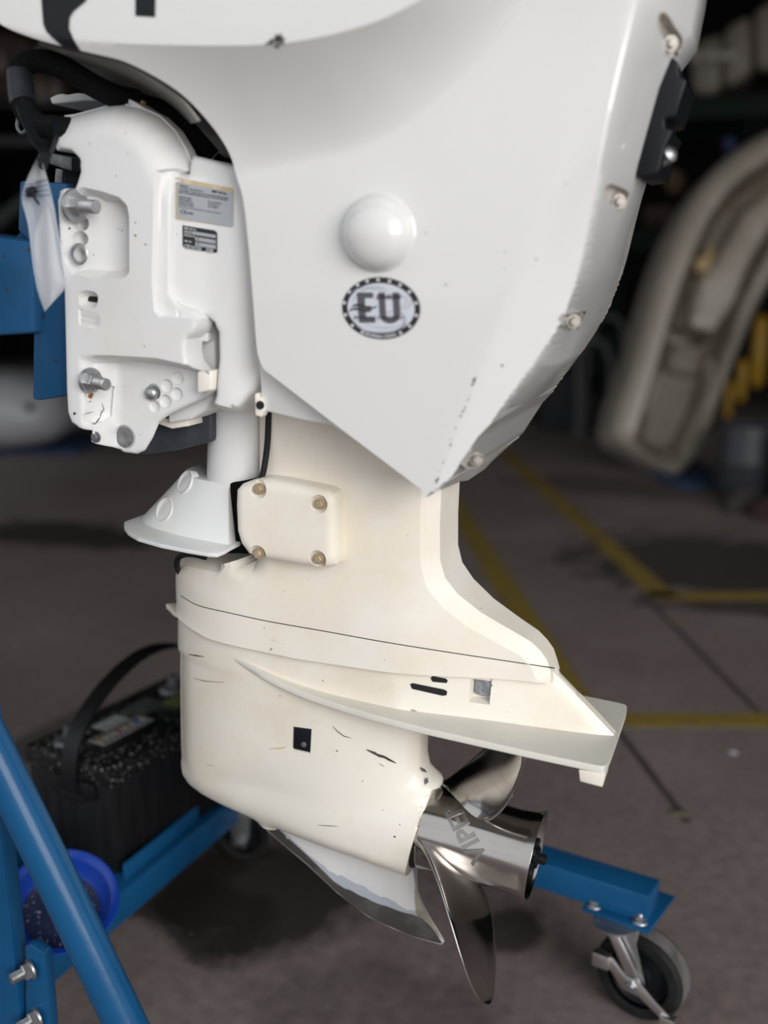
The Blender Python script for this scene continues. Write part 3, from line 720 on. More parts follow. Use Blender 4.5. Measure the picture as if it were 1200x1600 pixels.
gmark('scuff_mark', [[(x - s, y), (x, y - s), (x + s, y), (x, y + s)] for x, y, s in [(563, 974, 1.6), (527, 1173, 1.4), (617, 1307, 1.8), (625, 1288, 1), (567, 1220, 1), (438, 1087, 1), (551, 1114, 1), (505, 1063, 1)]], M_GRIME)
# chipped tip above the propeller
gmark('chipped_edge', [[(656, 1198), (664, 1201), (668, 1207), (660, 1205)], [(663, 1219), (668, 1214), (670, 1222), (664, 1226)]], mat('grey_chip', (.12, .13, .15), .7))
# mid seam groove and joint shadow drawn in as a thin dark line
sp = on_many(h_mid, [(p.x, p.y) for p in catmull([(a, b, 0) for a, b in seam_px], 8)], -.05)
MB().tube([(q[0], q[1] + .0002, q[2]) for q in sp], .0006, 6, 1).build('seam_groove_shade', M_HOLE, motor, 60)
# splash flange
def plate_poly(px_near, v):
    near = [FM.PV(x, y, v) for x, y in px_near]
    near = [(q[0], min(q[1], -.0005)) for q in near]
    near = [(p.x, p.y) for p in catmull([(a, b, 0) for a, b in near], 4)]
    return near + [(a, -b) for a, b in near[::-1]]
def hplate(name, px_near, v, th, m, bevel, label=None):
    poly = plate_poly(px_near, v)
    mb = MB(); mb.prism([(a, b, v - th / 2) for a, b in poly], (0, 0, 0), (0, 0, th), bevel, 3); return mb.build(name, m, motor, 40, label)
V0 = vs
fl_px = [(265, 944), (265, 952), (272, 959), (287, 966), (310, 973), (345, 981), (400, 996), (475, 1012), (560, 1028), (650, 1044), (740, 1057), (820, 1066), (868, 1070), (876, 1060)]
hplate('splash_flange', fl_px, V0 - .006, .006, M_CREAM, .0018)
# fairing above the flange: gearcase skin up to the seam
pl_px = [(347, 1009), (362, 1021), (392, 1040), (430, 1062), (480, 1084), (530, 1101), (590, 1119), (660, 1137), (740, 1155), (820, 1173), (900, 1190), (935, 1197), (945, 1197), (951, 1190), (956, 1178)]
def plate_loft():
    th, E = .0075, []
    yk = FM.PV(590, 1119, vp)[1]
    for p in catmull([(a, b, 0) for a, b in pl_px], 4):
        if p.x < 590: q = FM.P(p.x, p.y, -.047 + (yk + .047) * ((p.x - 347) / 243) ** .8)
        else: q = FM.PV(p.x, p.y, vp)
        E.append(q)
    V, Fs = [], []
    C0 = FM.P(962, 1147, 0)[0]
    E[-1][0] = max(E[-1][0], C0)
    prof = [(1, 0), (1, .0055), (.985, .0075)]
    # each station: points across from near edge to far edge, top and bottom
    fr = (-1, -.985, -.5, 0, .5, .985, 1)
    for q in E:
        for f in fr: V.append((q[0], -q[1] * f, q[2] + (0 if abs(f) < 1 else -.0016)))
        for f in fr[::-1]: V.append((q[0], -q[1] * f, q[2] - th + (0 if abs(f) < 1 else .0010)))
    m = 14
    for i in range(len(E) - 1):
        for k in range(m): Fs.append((i * m + k, i * m + (k + 1) % m, (i + 1) * m + (k + 1) % m, (i + 1) * m + k))
    Fs.append(tuple(range(m))[::-1]); Fs.append(tuple(range((len(E) - 1) * m, len(E) * m)))
    bm = bmesh.new(); vs_ = [bm.verts.new(v) for v in V]
    for f in Fs: bm.faces.new([vs_[i] for i in f])
    return from_bm('anti_ventilation_plate', bm, M_PLATE, motor, 40, 'worn greyish horizontal plate above the propeller')
plate_loft()
tt = FM.uv([(909, 1190), (950, 1196), (946, 1217), (934, 1214), (911, 1208)], -.065)
slab('trim_tab', tt, -.085, -.05, M_GEAR, motor, .0015)
for x, y in [(344, 983), (475, 1014)]:
    q = FM.P(x, y, -.045); m = MB(); m.lathe([(.004, 0), (.004, .008), (.003, .0085)], Matrix.Translation((q[0], q[1] + .001, q[2] - .004)), 6); m.build('flange_bolt', M_DULL, motor, 30)
# skeg
skeg_out = FM.uv([(384, 1260), (420, 1299), (480, 1350), (528, 1395), (576, 1432), (614, 1450), (652, 1465), (690, 1475), (694, 1471), (688, 1461), (674, 1440), (660, 1415), (652, 1395), (650, 1375), (649, 1352), (640, 1338), (560, 1310), (470, 1280)])
def h_skeg(P):
    lead = skeg_out[:8]; aftl = skeg_out[8:15]
    d = seg_dist(P, lead); d2 = seg_dist(P, aftl)
    top = skeg_out[14:]; dt = seg_dist(P, top)
    root = .017 * np.exp(-dt / .022)
    return np.maximum((.0075 + root) * rnd(d + .0002, .03) * (.35 + .65 * np.clip(d2 / .02, 0, 1)), .0012)
skeg = relief('skeg', skeg_out, h_skeg, M_SKEG, motor, .005, (), (.001, .003, .007), ang=30)
skeg['label'] = 'white skeg fin with scraped bare edge'
def smark(name, pts, m, lift): return decal(name, [pxp(h_skeg, p, -.012) for p in pts], lambda P: -h_skeg(P) - lift, m, skeg)
def strip_mesh(name, top_px, bot_px, fn, m, parent, lift, y=-.01, n=24, wig=0.0, seed=1):
    rg = random.Random(seed)
    A, B = catmull([(a, b, 0) for a, b in top_px], 6), catmull([(a, b, 0) for a, b in bot_px], 6)
    V, Fs = [], []
    for i in range(n + 1):
        t = i / n; a = A[min(int(t * (len(A) - 1)), len(A) - 1)]; b = B[min(int(t * (len(B) - 1)), len(B) - 1)]
        for k in range(4):
            s = k / 3; w = rg.uniform(-wig, wig) if k == 0 else 0
            V.append((a.x + (b.x - a.x) * s, a.y + (b.y - a.y) * s + w))
    V = on_many(fn, V, y) - np.array([0, lift, 0])
    for i in range(n):
        for k in range(3):
            p = i * 4 + k; Fs.append((p, p + 1, p + 5, p + 4))
    return mk(name, V, Fs, m, parent, 60)
strip_mesh('primer_band', [(411, 1273), (440, 1296), (500, 1350), (528, 1367), (570, 1386), (618, 1412), (649, 1425)], [(411, 1276), (440, 1301), (500, 1360), (522, 1378), (582, 1408), (615, 1421), (649, 1431)], h_skeg, M_PRIMER, skeg, .0006, wig=2.5)
strip_mesh('bare_edge_band', [(386, 1261), (411, 1274), (459, 1316), (522, 1376), (552, 1393), (582, 1407), (615, 1420), (649, 1430), (670, 1443), (691, 1473)], [(385, 1261), (420, 1298), (450, 1324), (480, 1349), (528, 1394), (576, 1431), (614, 1449), (645, 1462), (670, 1469), (689, 1474)], h_skeg, M_BARE, skeg, .0009, n=30, wig=.8)
smark('chalky_rear_edge', [[(650, 1372), (652, 1395), (660, 1415), (674, 1440), (690, 1466), (684, 1462), (668, 1443), (650, 1428), (648, 1400)]], M_CHIP, .0007)
# dark scraped keel band under the white face
kb = FM.uv([(386, 1262), (430, 1304), (470, 1340), (520, 1379), (570, 1409), (620, 1436), (690, 1473), (664, 1446), (640, 1432), (600, 1418), (555, 1398), (515, 1375), (465, 1337), (412, 1283)])

# ---- propeller
HT = math.tan(math.radians(3.0))
def on_hub(u, al, r): return (u, -r * math.sin(al), VA - r * math.cos(al) - (u - UA) * HT)   # al: 0 down, +90 deg towards the viewer
UE = FM.P(838, 1341, 0)[0]
RH = R_T * .975
HubM = Matrix.Translation((UA, 0, VA)) @ Matrix.Rotation(math.pi / 2 + math.radians(3.0), 4, 'Y')
LH = UE - UA
prof = [(RH * .80, -.004), (RH * .97, .002), (RH, .006), (RH * .985, LH * .3), (RH * .955, LH * .62), (RH * .95, LH * .8), (RH * .985, LH * .92), (RH * 1.03, LH * .995), (RH * 1.025, LH), (RH * .99, LH * .99), (RH * .88, LH * .9), (RH * .84, LH * .55), (0, LH * .5)]
prop = MB().lathe(prof, HubM, 72).build('propeller', M_STEEL, motor, 40, 'polished steel propeller hub with blades')
MB().lathe([(R_T * .99, -.012), (R_T * 1.0, -.001), (R_T * .9, .004)], HubM, 48).build('hub_seal', M_HOLE, motor, 40)
MB().lathe([(.0165, LH * .55), (.0165, LH * .93), (.012, LH * .94), (.012, LH * 1.02), (.006, LH * 1.03), (.006, LH * 1.08), (.004, LH * 1.09)], HubM, 24).build('shaft_nut', M_BLACK, prop, 30)
mcl = MB()
for k in range(8):
    a = k * math.pi / 4; mcl.box((-.004, .0135, LH * .955), (.004, .021, LH * 1.0), .001, HubM @ Matrix.Rotation(a, 4, 'Z'))
mcl.build('nut_keeper', M_BLACK, prop, 30)
PITCHU = .060
U0 = None
def blade(alpha0, first):
    # rows in r, columns along the chord; u = u_c + PITCHU*delta (aft end lower)
    rows, cols = 26, 22
    Rt = BL['Rt']; V = []; 
    def S(r, s):   # s in -1..1
        t = (r - RH * .93) / (Rt - RH * .93); t = min(max(t, 0), 1)
        half = .0455 * (1 + .10 * math.sin(math.pi * min(1, t * 1.25))) * (math.sqrt(max(0, 1 - t ** BL['tip'])) * .98 + .02)   # half chord length (m)
        a = math.atan2(PITCHU, r)
        ds = half * s
        c = alpha0 + BL['skew'] * t ** 1.5
        delta = -ds * math.cos(a) / r          # leading end (s<0) higher on the near side
        uc = BL['u'] + BL['rake'] * t ** .75
        u = uc + ds * math.sin(a) + BL['cup'] * max(0, s) ** 3 * .004
        return u, c + delta, r
    verts = []
    for sd in (1, -1):
        for i in range(rows + 1):
            t = i / rows; tt = 1 - (1 - t) ** 1.35; r = RH * .93 + (Rt - RH * .93) * tt
            for j in range(cols + 1):
                s = -math.cos(math.pi * j / cols)
                u, al, rr = S(r, s)
                th = (.0045 * (1 - tt) + .0016) * (1 - s ** 2) ** .5 + .0006 + .007 * math.exp(-tt / .045) * (1 - s ** 4)
                a = math.atan2(PITCHU, rr)
                # normal offset: along u and tangential
                u2 = u + sd * th * math.cos(a); al2 = al + sd * th * math.sin(a) / rr
                verts.append(on_hub(u2, al2, rr))
    n = (rows + 1) * (cols + 1); Fs = []
    for k in (0, 1):
        for i in range(rows):
            for j in range(cols):
                p = k * n + i * (cols + 1) + j; f = (p, p + 1, p + cols + 2, p + cols + 1); Fs.append(f if k else f[::-1])
    for i in range(rows):
        for j in (0, cols):
            p = i * (cols + 1) + j; Fs.append((p, p + cols + 1, n + p + cols + 1, n + p) if j else (p, n + p, n + p + cols + 1, p + cols + 1))
    for j in range(cols):
        p = rows * (cols + 1) + j; Fs.append((p, p + 1, n + p + 1, n + p))
    return mk('blade', verts, Fs, M_STEEL, prop, 50)
BL = dict(Rt=.161, skew=math.radians(-20), u=-.027, rake=.073, tip=3.6, cup=1.0)
BA = math.radians(65)
for k in range(3): blade(BA + k * 2 * math.pi / 3, k == 0)
# raised lettering on the hub
V, Fs = text_geo('VIPER', .0285, extrude=.0013, sx=1.0, off=.0007)
W = []
ctr_u = -.006; al0 = math.radians(128)
ca, sa = math.cos(math.radians(132)), math.sin(math.radians(132))
for x, y, z in V:
    # reading direction: from lower aft up towards the front
    du = x * ca * 1.0 - y * sa; dw = x * sa + y * ca
    W.append(on_hub(ctr_u + du, al0 + dw / RH, RH * .985 + z + .0006))
mk('embossed_letters', W, Fs, M_LETTER, prop, 30)

# ---- swivel bracket (carries the printed labels)
sw_px = [(262, 300), (263, 282), (268, 273), (276, 270), (289, 270), (292, 250), (294, 241), (330, 250), (372, 262), (420, 300), (425, 540), (404, 585), (376, 626), (353, 651), (320, 652), (332, 620), (337, 560), (336, 520), (328, 504), (318, 496), (290, 488), (276, 480), (267, 470), (263, 455), (262, 380)]
SWO = FM.uv(sw_px, -.135)
lab_edge = FM.uv([(262, 455), (262, 300), (264, 280), (272, 271), (289, 270)], -.135)
u_sw = FM.uv([(345, 450), (415, 450)], -.135)[:, 0]
pan = FM.uv([(250, 276), (300, 275), (360, 290), (500, 300), (500, 520), (330, 498), (280, 482), (250, 470)], -.135)
def h_sw(P):
    h = np.full(len(P), .131)
    t = np.clip((P[:, 0] - u_sw[0]) / (u_sw[1] - u_sw[0]), 0, 1); h = h - .05 * (1 - np.sqrt(1 - t ** 2 * .98))
    s = sdist(P, pan); h = h + .005 * sstep(-.001, .003, s) * (1 - sstep(u_sw[0] - .05, u_sw[0] - .01, P[:, 0]))
    d = seg_dist(P, SWO, True); h = h - .006 * (1 - rnd(d, .006))
    vb = FM.uv([(360, 636), (360, 655)], -.135)[:, 1]
    h = h - .030 * (1 - sstep(vb[1], vb[0], P[:, 1]))
    return h
swv = relief('swivel_bracket', SWO, h_sw, M_BRKT, motor, .005, [(pan, True, (-.001, .001, .003))], (.0008, .002, .004, .006), back=.06, ang=30, label='white swivel bracket carrying two printed labels')
ysw = lambda lift: (lambda P: -h_sw(P) - lift)
def sw_poly(pts): return pxp(h_sw, pts, -.135)
g = fine_decal('label_backing', [(273, 279), (276, 277), (364, 294), (366, 300), (365, 350), (363, 355), (276, 343), (273, 338)], h_sw, M_GLUE, swv, -.135, .008, .0005)
l1 = fine_decal('emission_label', [(277, 284), (364.5, 301), (365, 352), (362, 355), (280, 341), (277, 336)], h_sw, M_SILVER, swv, -.135, .008, .0008, label='grey emission control label')
l2 = fine_decal('serial_plate', [(286, 352), (336, 360), (340, 364), (340, 394), (336, 395), (290, 388), (286, 384)], h_sw, M_INK, swv, -.135, .008, .0008, label='black serial number plate')
def skewmap(o, ux, uy, fn, lift, y=-.135):
    def f(V):
        return on_many(fn, np.array(o) + V[:, :1] * np.array(ux) + V[:, 1:] * np.array(uy), y) - np.array([0, lift, 0])
    return f
LT = dict(align='LEFT', off=.07)
text('label_print', [('EMISSION', 4, -5.0, 3.0, LT), ('CONTROL INFORMATION', 4, -8.8, 3.0, LT), ('BRP US Inc.', 54, -6.2, 5.2, dict(align='LEFT', off=.22, sx=.95)),
                     ('CONFORMS TO 2008 US EPA AND CALIFORNIA REGULATIONS', 2, -12.8, 3.0, dict(align='LEFT', sx=.92, off=.07)), ('AND CE STERNDRIVE EMISSION REGULATIONS FOR ENGINES', 2, -16.2, 3.0, dict(align='LEFT', sx=.92, off=.07)),
                     ('ENGINE FAMILY', 2, -23, 3.0, LT), ('FEL 40.0 g/kW-hr', 48, -23, 3.0, LT), ('DISPLACEMENT', 2, -26.8, 3.0, LT), ('HC+NOx CO', 48, -26.8, 3.0, LT), ('SPARK PLUG GAP', 2, -30.6, 3.0, LT), ('IDLE SPEED', 48, -30.6, 3.0, LT),
                     ('IGNITION TIMING', 2, -34.4, 3.0, LT), ('SEE MANUAL FOR MAINTENANCE SPECIFICATIONS', 2, -38.6, 3.0, dict(align='LEFT', sx=.95)), ('CE', 4, -46, 8.5, LT), ('0598', 15, -46.5, 4.8, LT)],
     skewmap((278, 284), (1, .165), (0, -1), h_sw, .0011), M_INK, l1)
bars = []
def sp_(x0, y0, x1, y1): return [(287 + x0, 353 + y0 + .16 * x0), (287 + x1, 353 + y0 + .16 * x1), (287 + x1, 353 + y1 + .16 * x1), (287 + x0, 353 + y1 + .16 * x0)]
for b in [(2, 6, 51, 11), (19, 14, 51, 20), (19, 22, 51, 28), (11, 29, 28, 35), (36, 29, 47, 35)]: bars.append(sw_poly(sp_(*b)))
decal('plate_field', bars, ysw(.0011), M_SILVER, l2)
text('plate_print', [('BRP US Inc.', 2, -3, 4, LT), ('MODEL No.', 2, -14, 3.4, LT), ('SER. No.', 2, -23, 3.4, LT), ('CE', 1.5, -31, 7.5, LT)], skewmap((287, 353), (1, .16), (0, -1), h_sw, .0012), M_STICKW, l2)
text('plate_print', [('STURTEVANT, WI. USA', 5, -8.6, 4.0, LT), ('E150DPXSEC', 22, -17, 4.8, LT), ('05270717', 22, -25, 4.8, LT), ('07.0075', 12, -32, 4.2, LT), ('IN', 38, -32, 4, LT)], skewmap((287, 353), (1, .16), (0, -1), h_sw, .0014), M_INK, l2)
# column / steering tube
cq = FM.P(371, 640, -.03)
rc = .0315
MB().lathe([(rc, -.1), (rc, .02), (rc * 1.01, .022), (rc * 1.01, .06)], Matrix.Translation((cq[0], -.03, cq[2])), 40).build('steering_tube', M_BRKT, motor, 40)
# ---- clamp bracket
cb_px = [(63, 178), (70, 173), (86, 171), (112, 164), (140, 156), (165, 154), (195, 160), (222, 173), (246, 196), (264, 226), (276, 255), (280, 264), (262, 268), (262, 300), (261, 448), (264, 462), (273, 476), (300, 487), (308, 498), (307, 508), (303, 519), (291, 530), (290, 548), (293, 566), (300, 574), (314, 579, -.14), (329, 580, -.136), (330, 610, -.136), (312, 622, -.134), (262, 648, -.124), (246, 660, -.122), (236, 684, -.122), (224, 704, -.122), (212, 710, -.122), (190, 708, -.124), (160, 697, -.136), (142, 690, -.142), (143, 673, -.144), (126, 669, -.148), (112, 660), (106, 645), (104, 610), (102, 520), (100, 440), (96, 410), (92, 360), (90, 312), (92, 298), (100, 294), (117, 294), (121, 285), (126, 268), (124, 248), (112, 236), (96, 233), (88, 235), (80, 215), (78, 195), (70, 186)]
CBO = FM.uv(cb_px, -.15)
P1 = FM.uv([(141, 297), (168, 303), (196, 312), (207, 324), (210, 340), (210, 425), (204, 431), (165, 434), (126, 426), (112, 416), (108, 400), (110, 320), (120, 303)], -.14)
P1u = FM.uv([(112, 360), (204, 360)], -.14)[:, 0]
P2 = FM.uv([(127, 557), (180, 558), (244, 562), (300, 574), (345, 582), (345, 640, -.12), (300, 660, -.12), (268, 680, -.12), (250, 730, -.12), (190, 735, -.12), (120, 720, -.12), (130, 672)], -.15)
P2t = FM.uv([(126, 557), (244, 562)], -.15)
fp = FM.uv([(244, 268), (264, 262), (290, 270), (290, 470), (320, 498), (320, 506), (296, 500), (252, 495), (243, 486), (240, 440)], -.15)
def cbd(p): return p
HOLES = [((126.5, 349), .0072, .018), ((125.5, 373), .0072, .018), ((124.5, 397), .0068, .018), ((278, 591), .0066, .012), ((260.5, 603), .0066, .012), ((276.5, 616), .0066, .012), ((258.5, 627), .0066, .012), ((241, 635), .0062, .012), ((240, 612), .008, .012)]
HP = []
slot = smooth2(FM.uv([(124, 466), (126, 457), (134, 454), (146, 455), (154, 460), (155, 470), (151, 480), (145, 482), (133, 480), (125, 475), (124, 466)], -.15), 3)[:-1]
txt = FM.uv([(124, 483), (157, 489), (157, 515), (125, 508)], -.15)
slot2 = FM.uv([(142, 600), (164, 606), (162, 652), (155, 660), (146, 661), (139, 655), (141, 640)], -.141)
big = (195, 683)
def h_cb(P):
    h = np.full(len(P), .152)
    u = P[:, 0]
    # outer edge strip on the left turns away; top rounds away
    d = seg_dist(P, CBO, True)
    top = seg_dist(P, CBO[:12]); h = h - .045 * (1 - rnd(top, .035))
    h = h - .004 * (1 - rnd(d, .004))
    s = sdist(P, P1); ramp = .004 + .024 * np.clip((u - P1u[0]) / (P1u[1] - P1u[0]), 0, 1)
    h = h - ramp * sstep(-.001, .005, s)
    s = sdist(P, P2)
    right = FM.uv([(285, 600), (325, 600)], -.15)[:, 0]
    lf2 = FM.uv([(146, 620), (172, 620)], -.14)[:, 0]
    dep = (.007 + .023 * sstep(lf2[0], lf2[1], u)) * (1 - .55 * sstep(right[0], right[1], u))
    h = h - dep * sstep(-.001, .007, s)
    s = sdist(P, fp); h = h - .007 * sstep(-.001, .002, s)
    lf = FM.uv([(128, 556), (160, 556)], -.15)[:, 0]
    for c, r, dd in HP:
        q = np.hypot(P[:, 0] - c[0], P[:, 1] - c[1]); h = h - dd * sstep(r, r - .0012, q)
    s = sdist(P, slot); h = h - .012 * sstep(0, .003, s)
    s = sdist(P, txt); h = h - .0018 * sstep(0, .0012, s)
    s = sdist(P, slot2); h = h - .010 * sstep(-.0005, .0012, s)
    return h
for c, r, dd in HOLES:
    y = -.15
    for _ in range(5):
        q = FM.P(c[0], c[1], y); y = -float(h_cb(np.array([[q[0], q[2]]]))[0])
    q = FM.P(c[0], c[1], y); HP.append(((q[0], q[2]), r, dd))
q = FM.P(big[0], big[1], -.122); HP.append(((q[0], q[2]), .0125, .005))
feats = [(P1, True, (-.001, .002, .004, .006)), (P2, True, (-.001, .002, .004, .007)), (fp, True, (-.001, 0, .001, .002)), (slot, True, (0, .0015, .003)), (txt, True, (0, .0012)), (slot2, True, (-.0005, .0004, .0012))]
feats += [(circle(c, r, 24), True, (-.0004, .0008, .0018)) for c, r, _ in HP]
clampb = relief('clamp_bracket', CBO, h_cb, M_BRKT, motor, .0045, feats, (.0008, .002, .004, .01, .02), back=-.118, ang=32, label='white transom clamp bracket with bolt holes')
def cb_pt(x, y, lift=0.0):
    q = on(h_cb, x, y, -.14); return Vector((q[0], q[1] - lift, q[2]))
# text plate below the slot
text('raised_letters', [('MANUAL', 0, 5.2, 9.5, dict(sx=.86)), ('RELEASE', 0, -4.6, 9.5, dict(sx=.86))], skewmap((142, 499), (1, .16), (0, -1), h_cb, .0007, -.15), M_BRKT, clampb)
MB().lathe([(.0085, 0), (.0085, .001)], Matrix.Translation(cb_pt(146, 468, .0007)) @ Matrix.Rotation(math.pi / 2, 4, 'X') @ Matrix.Diagonal((.62, 1.1, 1, 1)), 24).build('release_hole', M_HOLE, clampb)
def rust(pts, m, name): decal(name, [pxp(h_cb, pts, -.13)], lambda P: -h_cb(P) - .0006, m, clampb)
rust([(136, 606), (140, 608), (142, 620), (143, 628), (139, 628), (136, 620)], M_RUST, 'rust_stain')
for pts in ([stroke([(160, 640), (157, 652), (150, 662), (144, 662), (140, 657)], .8)], [stroke([(160, 630), (163, 640), (159, 646)], .7)], [stroke([(134, 647), (139, 645), (138, 650)], .9)]):
    rust(pts[0], M_GRIME, 'grime_mark')
decal('grime_mark', [pxp(h_cb, [(x - s, y), (x, y - s), (x + s, y), (x, y + s)], -.15) for x, y, s in [(109, 357, 2.2), (212, 368, 1.8), (228, 382, 1.6), (191, 360, 1.3), (147, 398, 1.1), (200, 240, 1), (182, 275, 1), (226, 541, 1.2), (140, 225, 1), (196, 208, 1), (117, 646, 2.6), (212, 348, 1.2), (185, 358, 1)]], lambda P: -h_cb(P) - .0006, M_GRIME, clampb)
m = MB(); MB().lathe([(.0075, 0), (.0095, .0004), (.0105, .0012), (.0095, .002), (.0075, .002)], Matrix.Translation(cb_pt(124.5, 397, .0)) @ Matrix.Rotation(math.pi / 2, 4, 'X'), 28, cap=False).build('hole_bushing', M_ZINC, clampb)
def stud(name, px, py, r, h, wr, st, sr, yy=None, m=M_ZINC, ax=(1, -.42, -.02)):
    q = cb_pt(px, py) + Vector((-.004, -.007, 0)); b = MB(); hexbolt(b, q, ax, r, h, .003, wr, st, sr, .3); b.build(name, m, clampb, 30)
stud('mounting_bolt', 130, 322, .0105, .011, .0165, .021, .0068)
stud('mounting_bolt', 152, 594, .0100, .010, .0135, .016, .0062)
q = cb_pt(240, 612, .009) + Vector((.005, 0, 0)); b = MB(); b.lathe([(.0078, -.002), (.0078, .004), (.006, .007), (.0035, .0085), (0, .0088)], Matrix.Translation(q) @ Matrix.Rotation(math.pi / 2, 4, 'X'), 24); b.build('tilt_pin', M_ZINC, clampb, 60)
q = cb_pt(195, 683, .002); b = MB(); b.lathe([(.0112, -.002), (.0112, .0012), (.009, .0022), (.0045, .0012), (0, .001)], Matrix.Translation(q) @ Matrix.Rotation(math.pi / 2, 4, 'X'), 28); b.build('pivot_bolt', M_DULL, clampb, 60)
q = cb_pt(150, 683); b = MB(); hexbolt(b, q, (0, -1, 0), .0042, .003, .001, .006); b.build('grease_screw', M_DULL, clampb, 30)
# starboard clamp bracket, mostly hidden behind
cb2 = clampb.copy(); cb2.data = clampb.data.copy(); COL.objects.link(cb2)
for v in cb2.data.vertices: v.co.y = -v.co.y
cb2.data.flip_normals(); cb2.parent = motor
# swivel arm ribs between clamp and swivel
arm = FM.uv([(300, 490), (318, 496), (330, 506), (335, 522), (336, 575), (333, 620), (320, 642), (298, 656), (262, 662), (262, 640), (300, 620), (306, 580), (290, 548), (292, 528), (308, 512)], -.108)
slab('swivel_arm', arm, -.108, -.05, M_BRKT, motor, .003)
slab('swivel_lug', FM.uv([(303, 519), (312, 517), (326, 519), (326, 534), (305, 533)], -.118), -.120, -.09, M_BRKT, motor, .002)
slab('swivel_lug', FM.uv([(288, 550), (310, 551), (312, 575), (290, 572)], -.112), -.114, -.09, M_CREAM, motor, .0015)
slab('bracket_stop', FM.uv([(308, 580), (331, 579), (330, 610), (308, 615)], -.137), -.1375, -.10, M_CREAM, motor, .002)
slab('lower_lug', FM.uv([(253, 660), (262, 652), (300, 650), (302, 664), (276, 668)], -.09), -.10, -.05, M_CREAM, motor, .001)
slab('hydraulic_ram', FM.uv([(205, 665), (330, 625), (345, 628), (345, 686), (290, 700), (235, 707), (205, 705)], -.05), -.07, .07, mat('dark_blue_grey_alloy', (.035, .04, .052), .5, col2=(.06, .065, .08), scale=30), motor, .004, label='dark grey alloy trim ram between the brackets')
# rims at the top of the swivel
rim = [FM.P(x, y, yy) for x, y, yy in [(165, 154, -.09), (205, 158, -.10), (240, 178, -.105), (265, 205, -.107), (284, 235, -.108), (290, 262, -.108)]]
MB().strip([tuple(q) for q in rim], .03, .004, (0, 1, 0)).build('swivel_rim', M_BRKT, motor, 40)
slab('swivel_shoulder', FM.uv([(200, 160), (240, 172), (268, 200), (291, 240), (320, 252), (335, 236), (318, 205), (285, 175), (240, 156), (205, 153)], -.07), -.08, .0, M_BRKT, motor, .003)
slab('swivel_rib', FM.uv([(256, 262), (280, 262), (283, 240), (290, 264), (288, 272), (268, 274), (260, 300)], -.1), -.112, -.08, M_BRKT, motor, .002)
slab('tilt_tube_cap', FM.uv([(86, 155), (96, 150), (106, 148), (112, 150), (130, 147), (160, 151), (182, 154), (186, 160), (140, 160), (90, 165)], -.06), -.07, .02, M_BRKT, motor, .002)
slab('motor_pan', FM.uv([(150, 140), (200, 146), (250, 168), (300, 203), (335, 240), (372, 290), (372, 268), (340, 262), (322, 236), (285, 198), (235, 172), (180, 160)], -.06), -.06, .10, M_FOAM_SHADE, motor, .002, label='black foam under cowling edge')
def ruled(name, up_px, yu, lo_px, yl, th, m, label=None):
    A = [p for p in catmull([FM.P(x, y, yu) for x, y in up_px], 5)]; B = [p for p in catmull([FM.P(x, y, yl) for x, y in lo_px], 5)]
    V, Fs, n = [], [], len(A)
    for sh in (0, th):
        for a, b in zip(A, B):
            for k in range(5): V.append(tuple(a.lerp(b, k / 4) + Vector((0, sh, sh * .4))))
    o = n * 5
    for i in range(n - 1):
        for k in range(4):
            p = i * 5 + k; Fs += [(p, p + 1, p + 6, p + 5), (o + p, o + p + 5, o + p + 6, o + p + 1)]
        Fs += [(i * 5, i * 5 + 5, o + i * 5 + 5, o + i * 5), (i * 5 + 4, o + i * 5 + 4, o + i * 5 + 9, i * 5 + 9)]
    Fs += [tuple([0, 1, 2, 3, 4]) + tuple([o + 4, o + 3, o + 2, o + 1, o])]
    return mk(name, V, Fs, m, motor, 50, label)
ruled('lower_pan', [(60, 66), (110, 80), (160, 91), (197, 101), (245, 127), (283, 156), (310, 190)], -.18, [(48, 78), (95, 103), (140, 122), (180, 136), (225, 150), (262, 172), (290, 196)], -.03, .004, mat('shaded_dirty_underside', (.27, .26, .24), .45, col2=(.17, .16, .145), scale=14), 'grey lower pan under the cowling, dirt and shade in its colour')  # colour darkened to carry the shade beneath the cowling as well as dirt
slab('plug_connector', FM.uv([(204, 153), (212, 152), (226, 158), (225, 163), (217, 163)], -.104), -.107, -.10, M_TERM, motor, .001)
# rigging hose
hp = [(215, 158, -.1), (185, 152, -.115), (150, 136, -.125), (110, 112, -.13), (75, 97, -.135), (45, 98, -.14), (31, 115, -.145), (33, 150, -.15), (42, 178, -.155), (62, 196, -.155), (85, 199, -.15), (104, 201, -.135), (125, 205, -.11)]
hose = MB().tube([tuple(FM.P(*p)) for p in hp], .0112, 14, 8).build('rigging_hose', M_BRAID, motor, 60, 'braided black rigging hose')
MB().tube([tuple(FM.P(*p)) for p in [(30, 112, -.145), (31, 128, -.147), (33, 150, -.15), (36, 162, -.152)]], .0125, 14, 6).build('tape_wrap', M_TAPE, hose, 60)
MB().tube([tuple(FM.P(*p)) for p in [(190, 160, -.085), (240, 168, -.085), (280, 190, -.085), (310, 222, -.08), (330, 245, -.075)]], .010, 12, 6).build('inner_hose', M_BRAID, motor, 60)
MB().tube([tuple(FM.P(*p)) for p in [(33, 165, -.16), (45, 195, -.165), (60, 225, -.165), (74, 246, -.165)]], .0035, 8, 5).build('hose_tail', M_RUBBER, motor, 60)
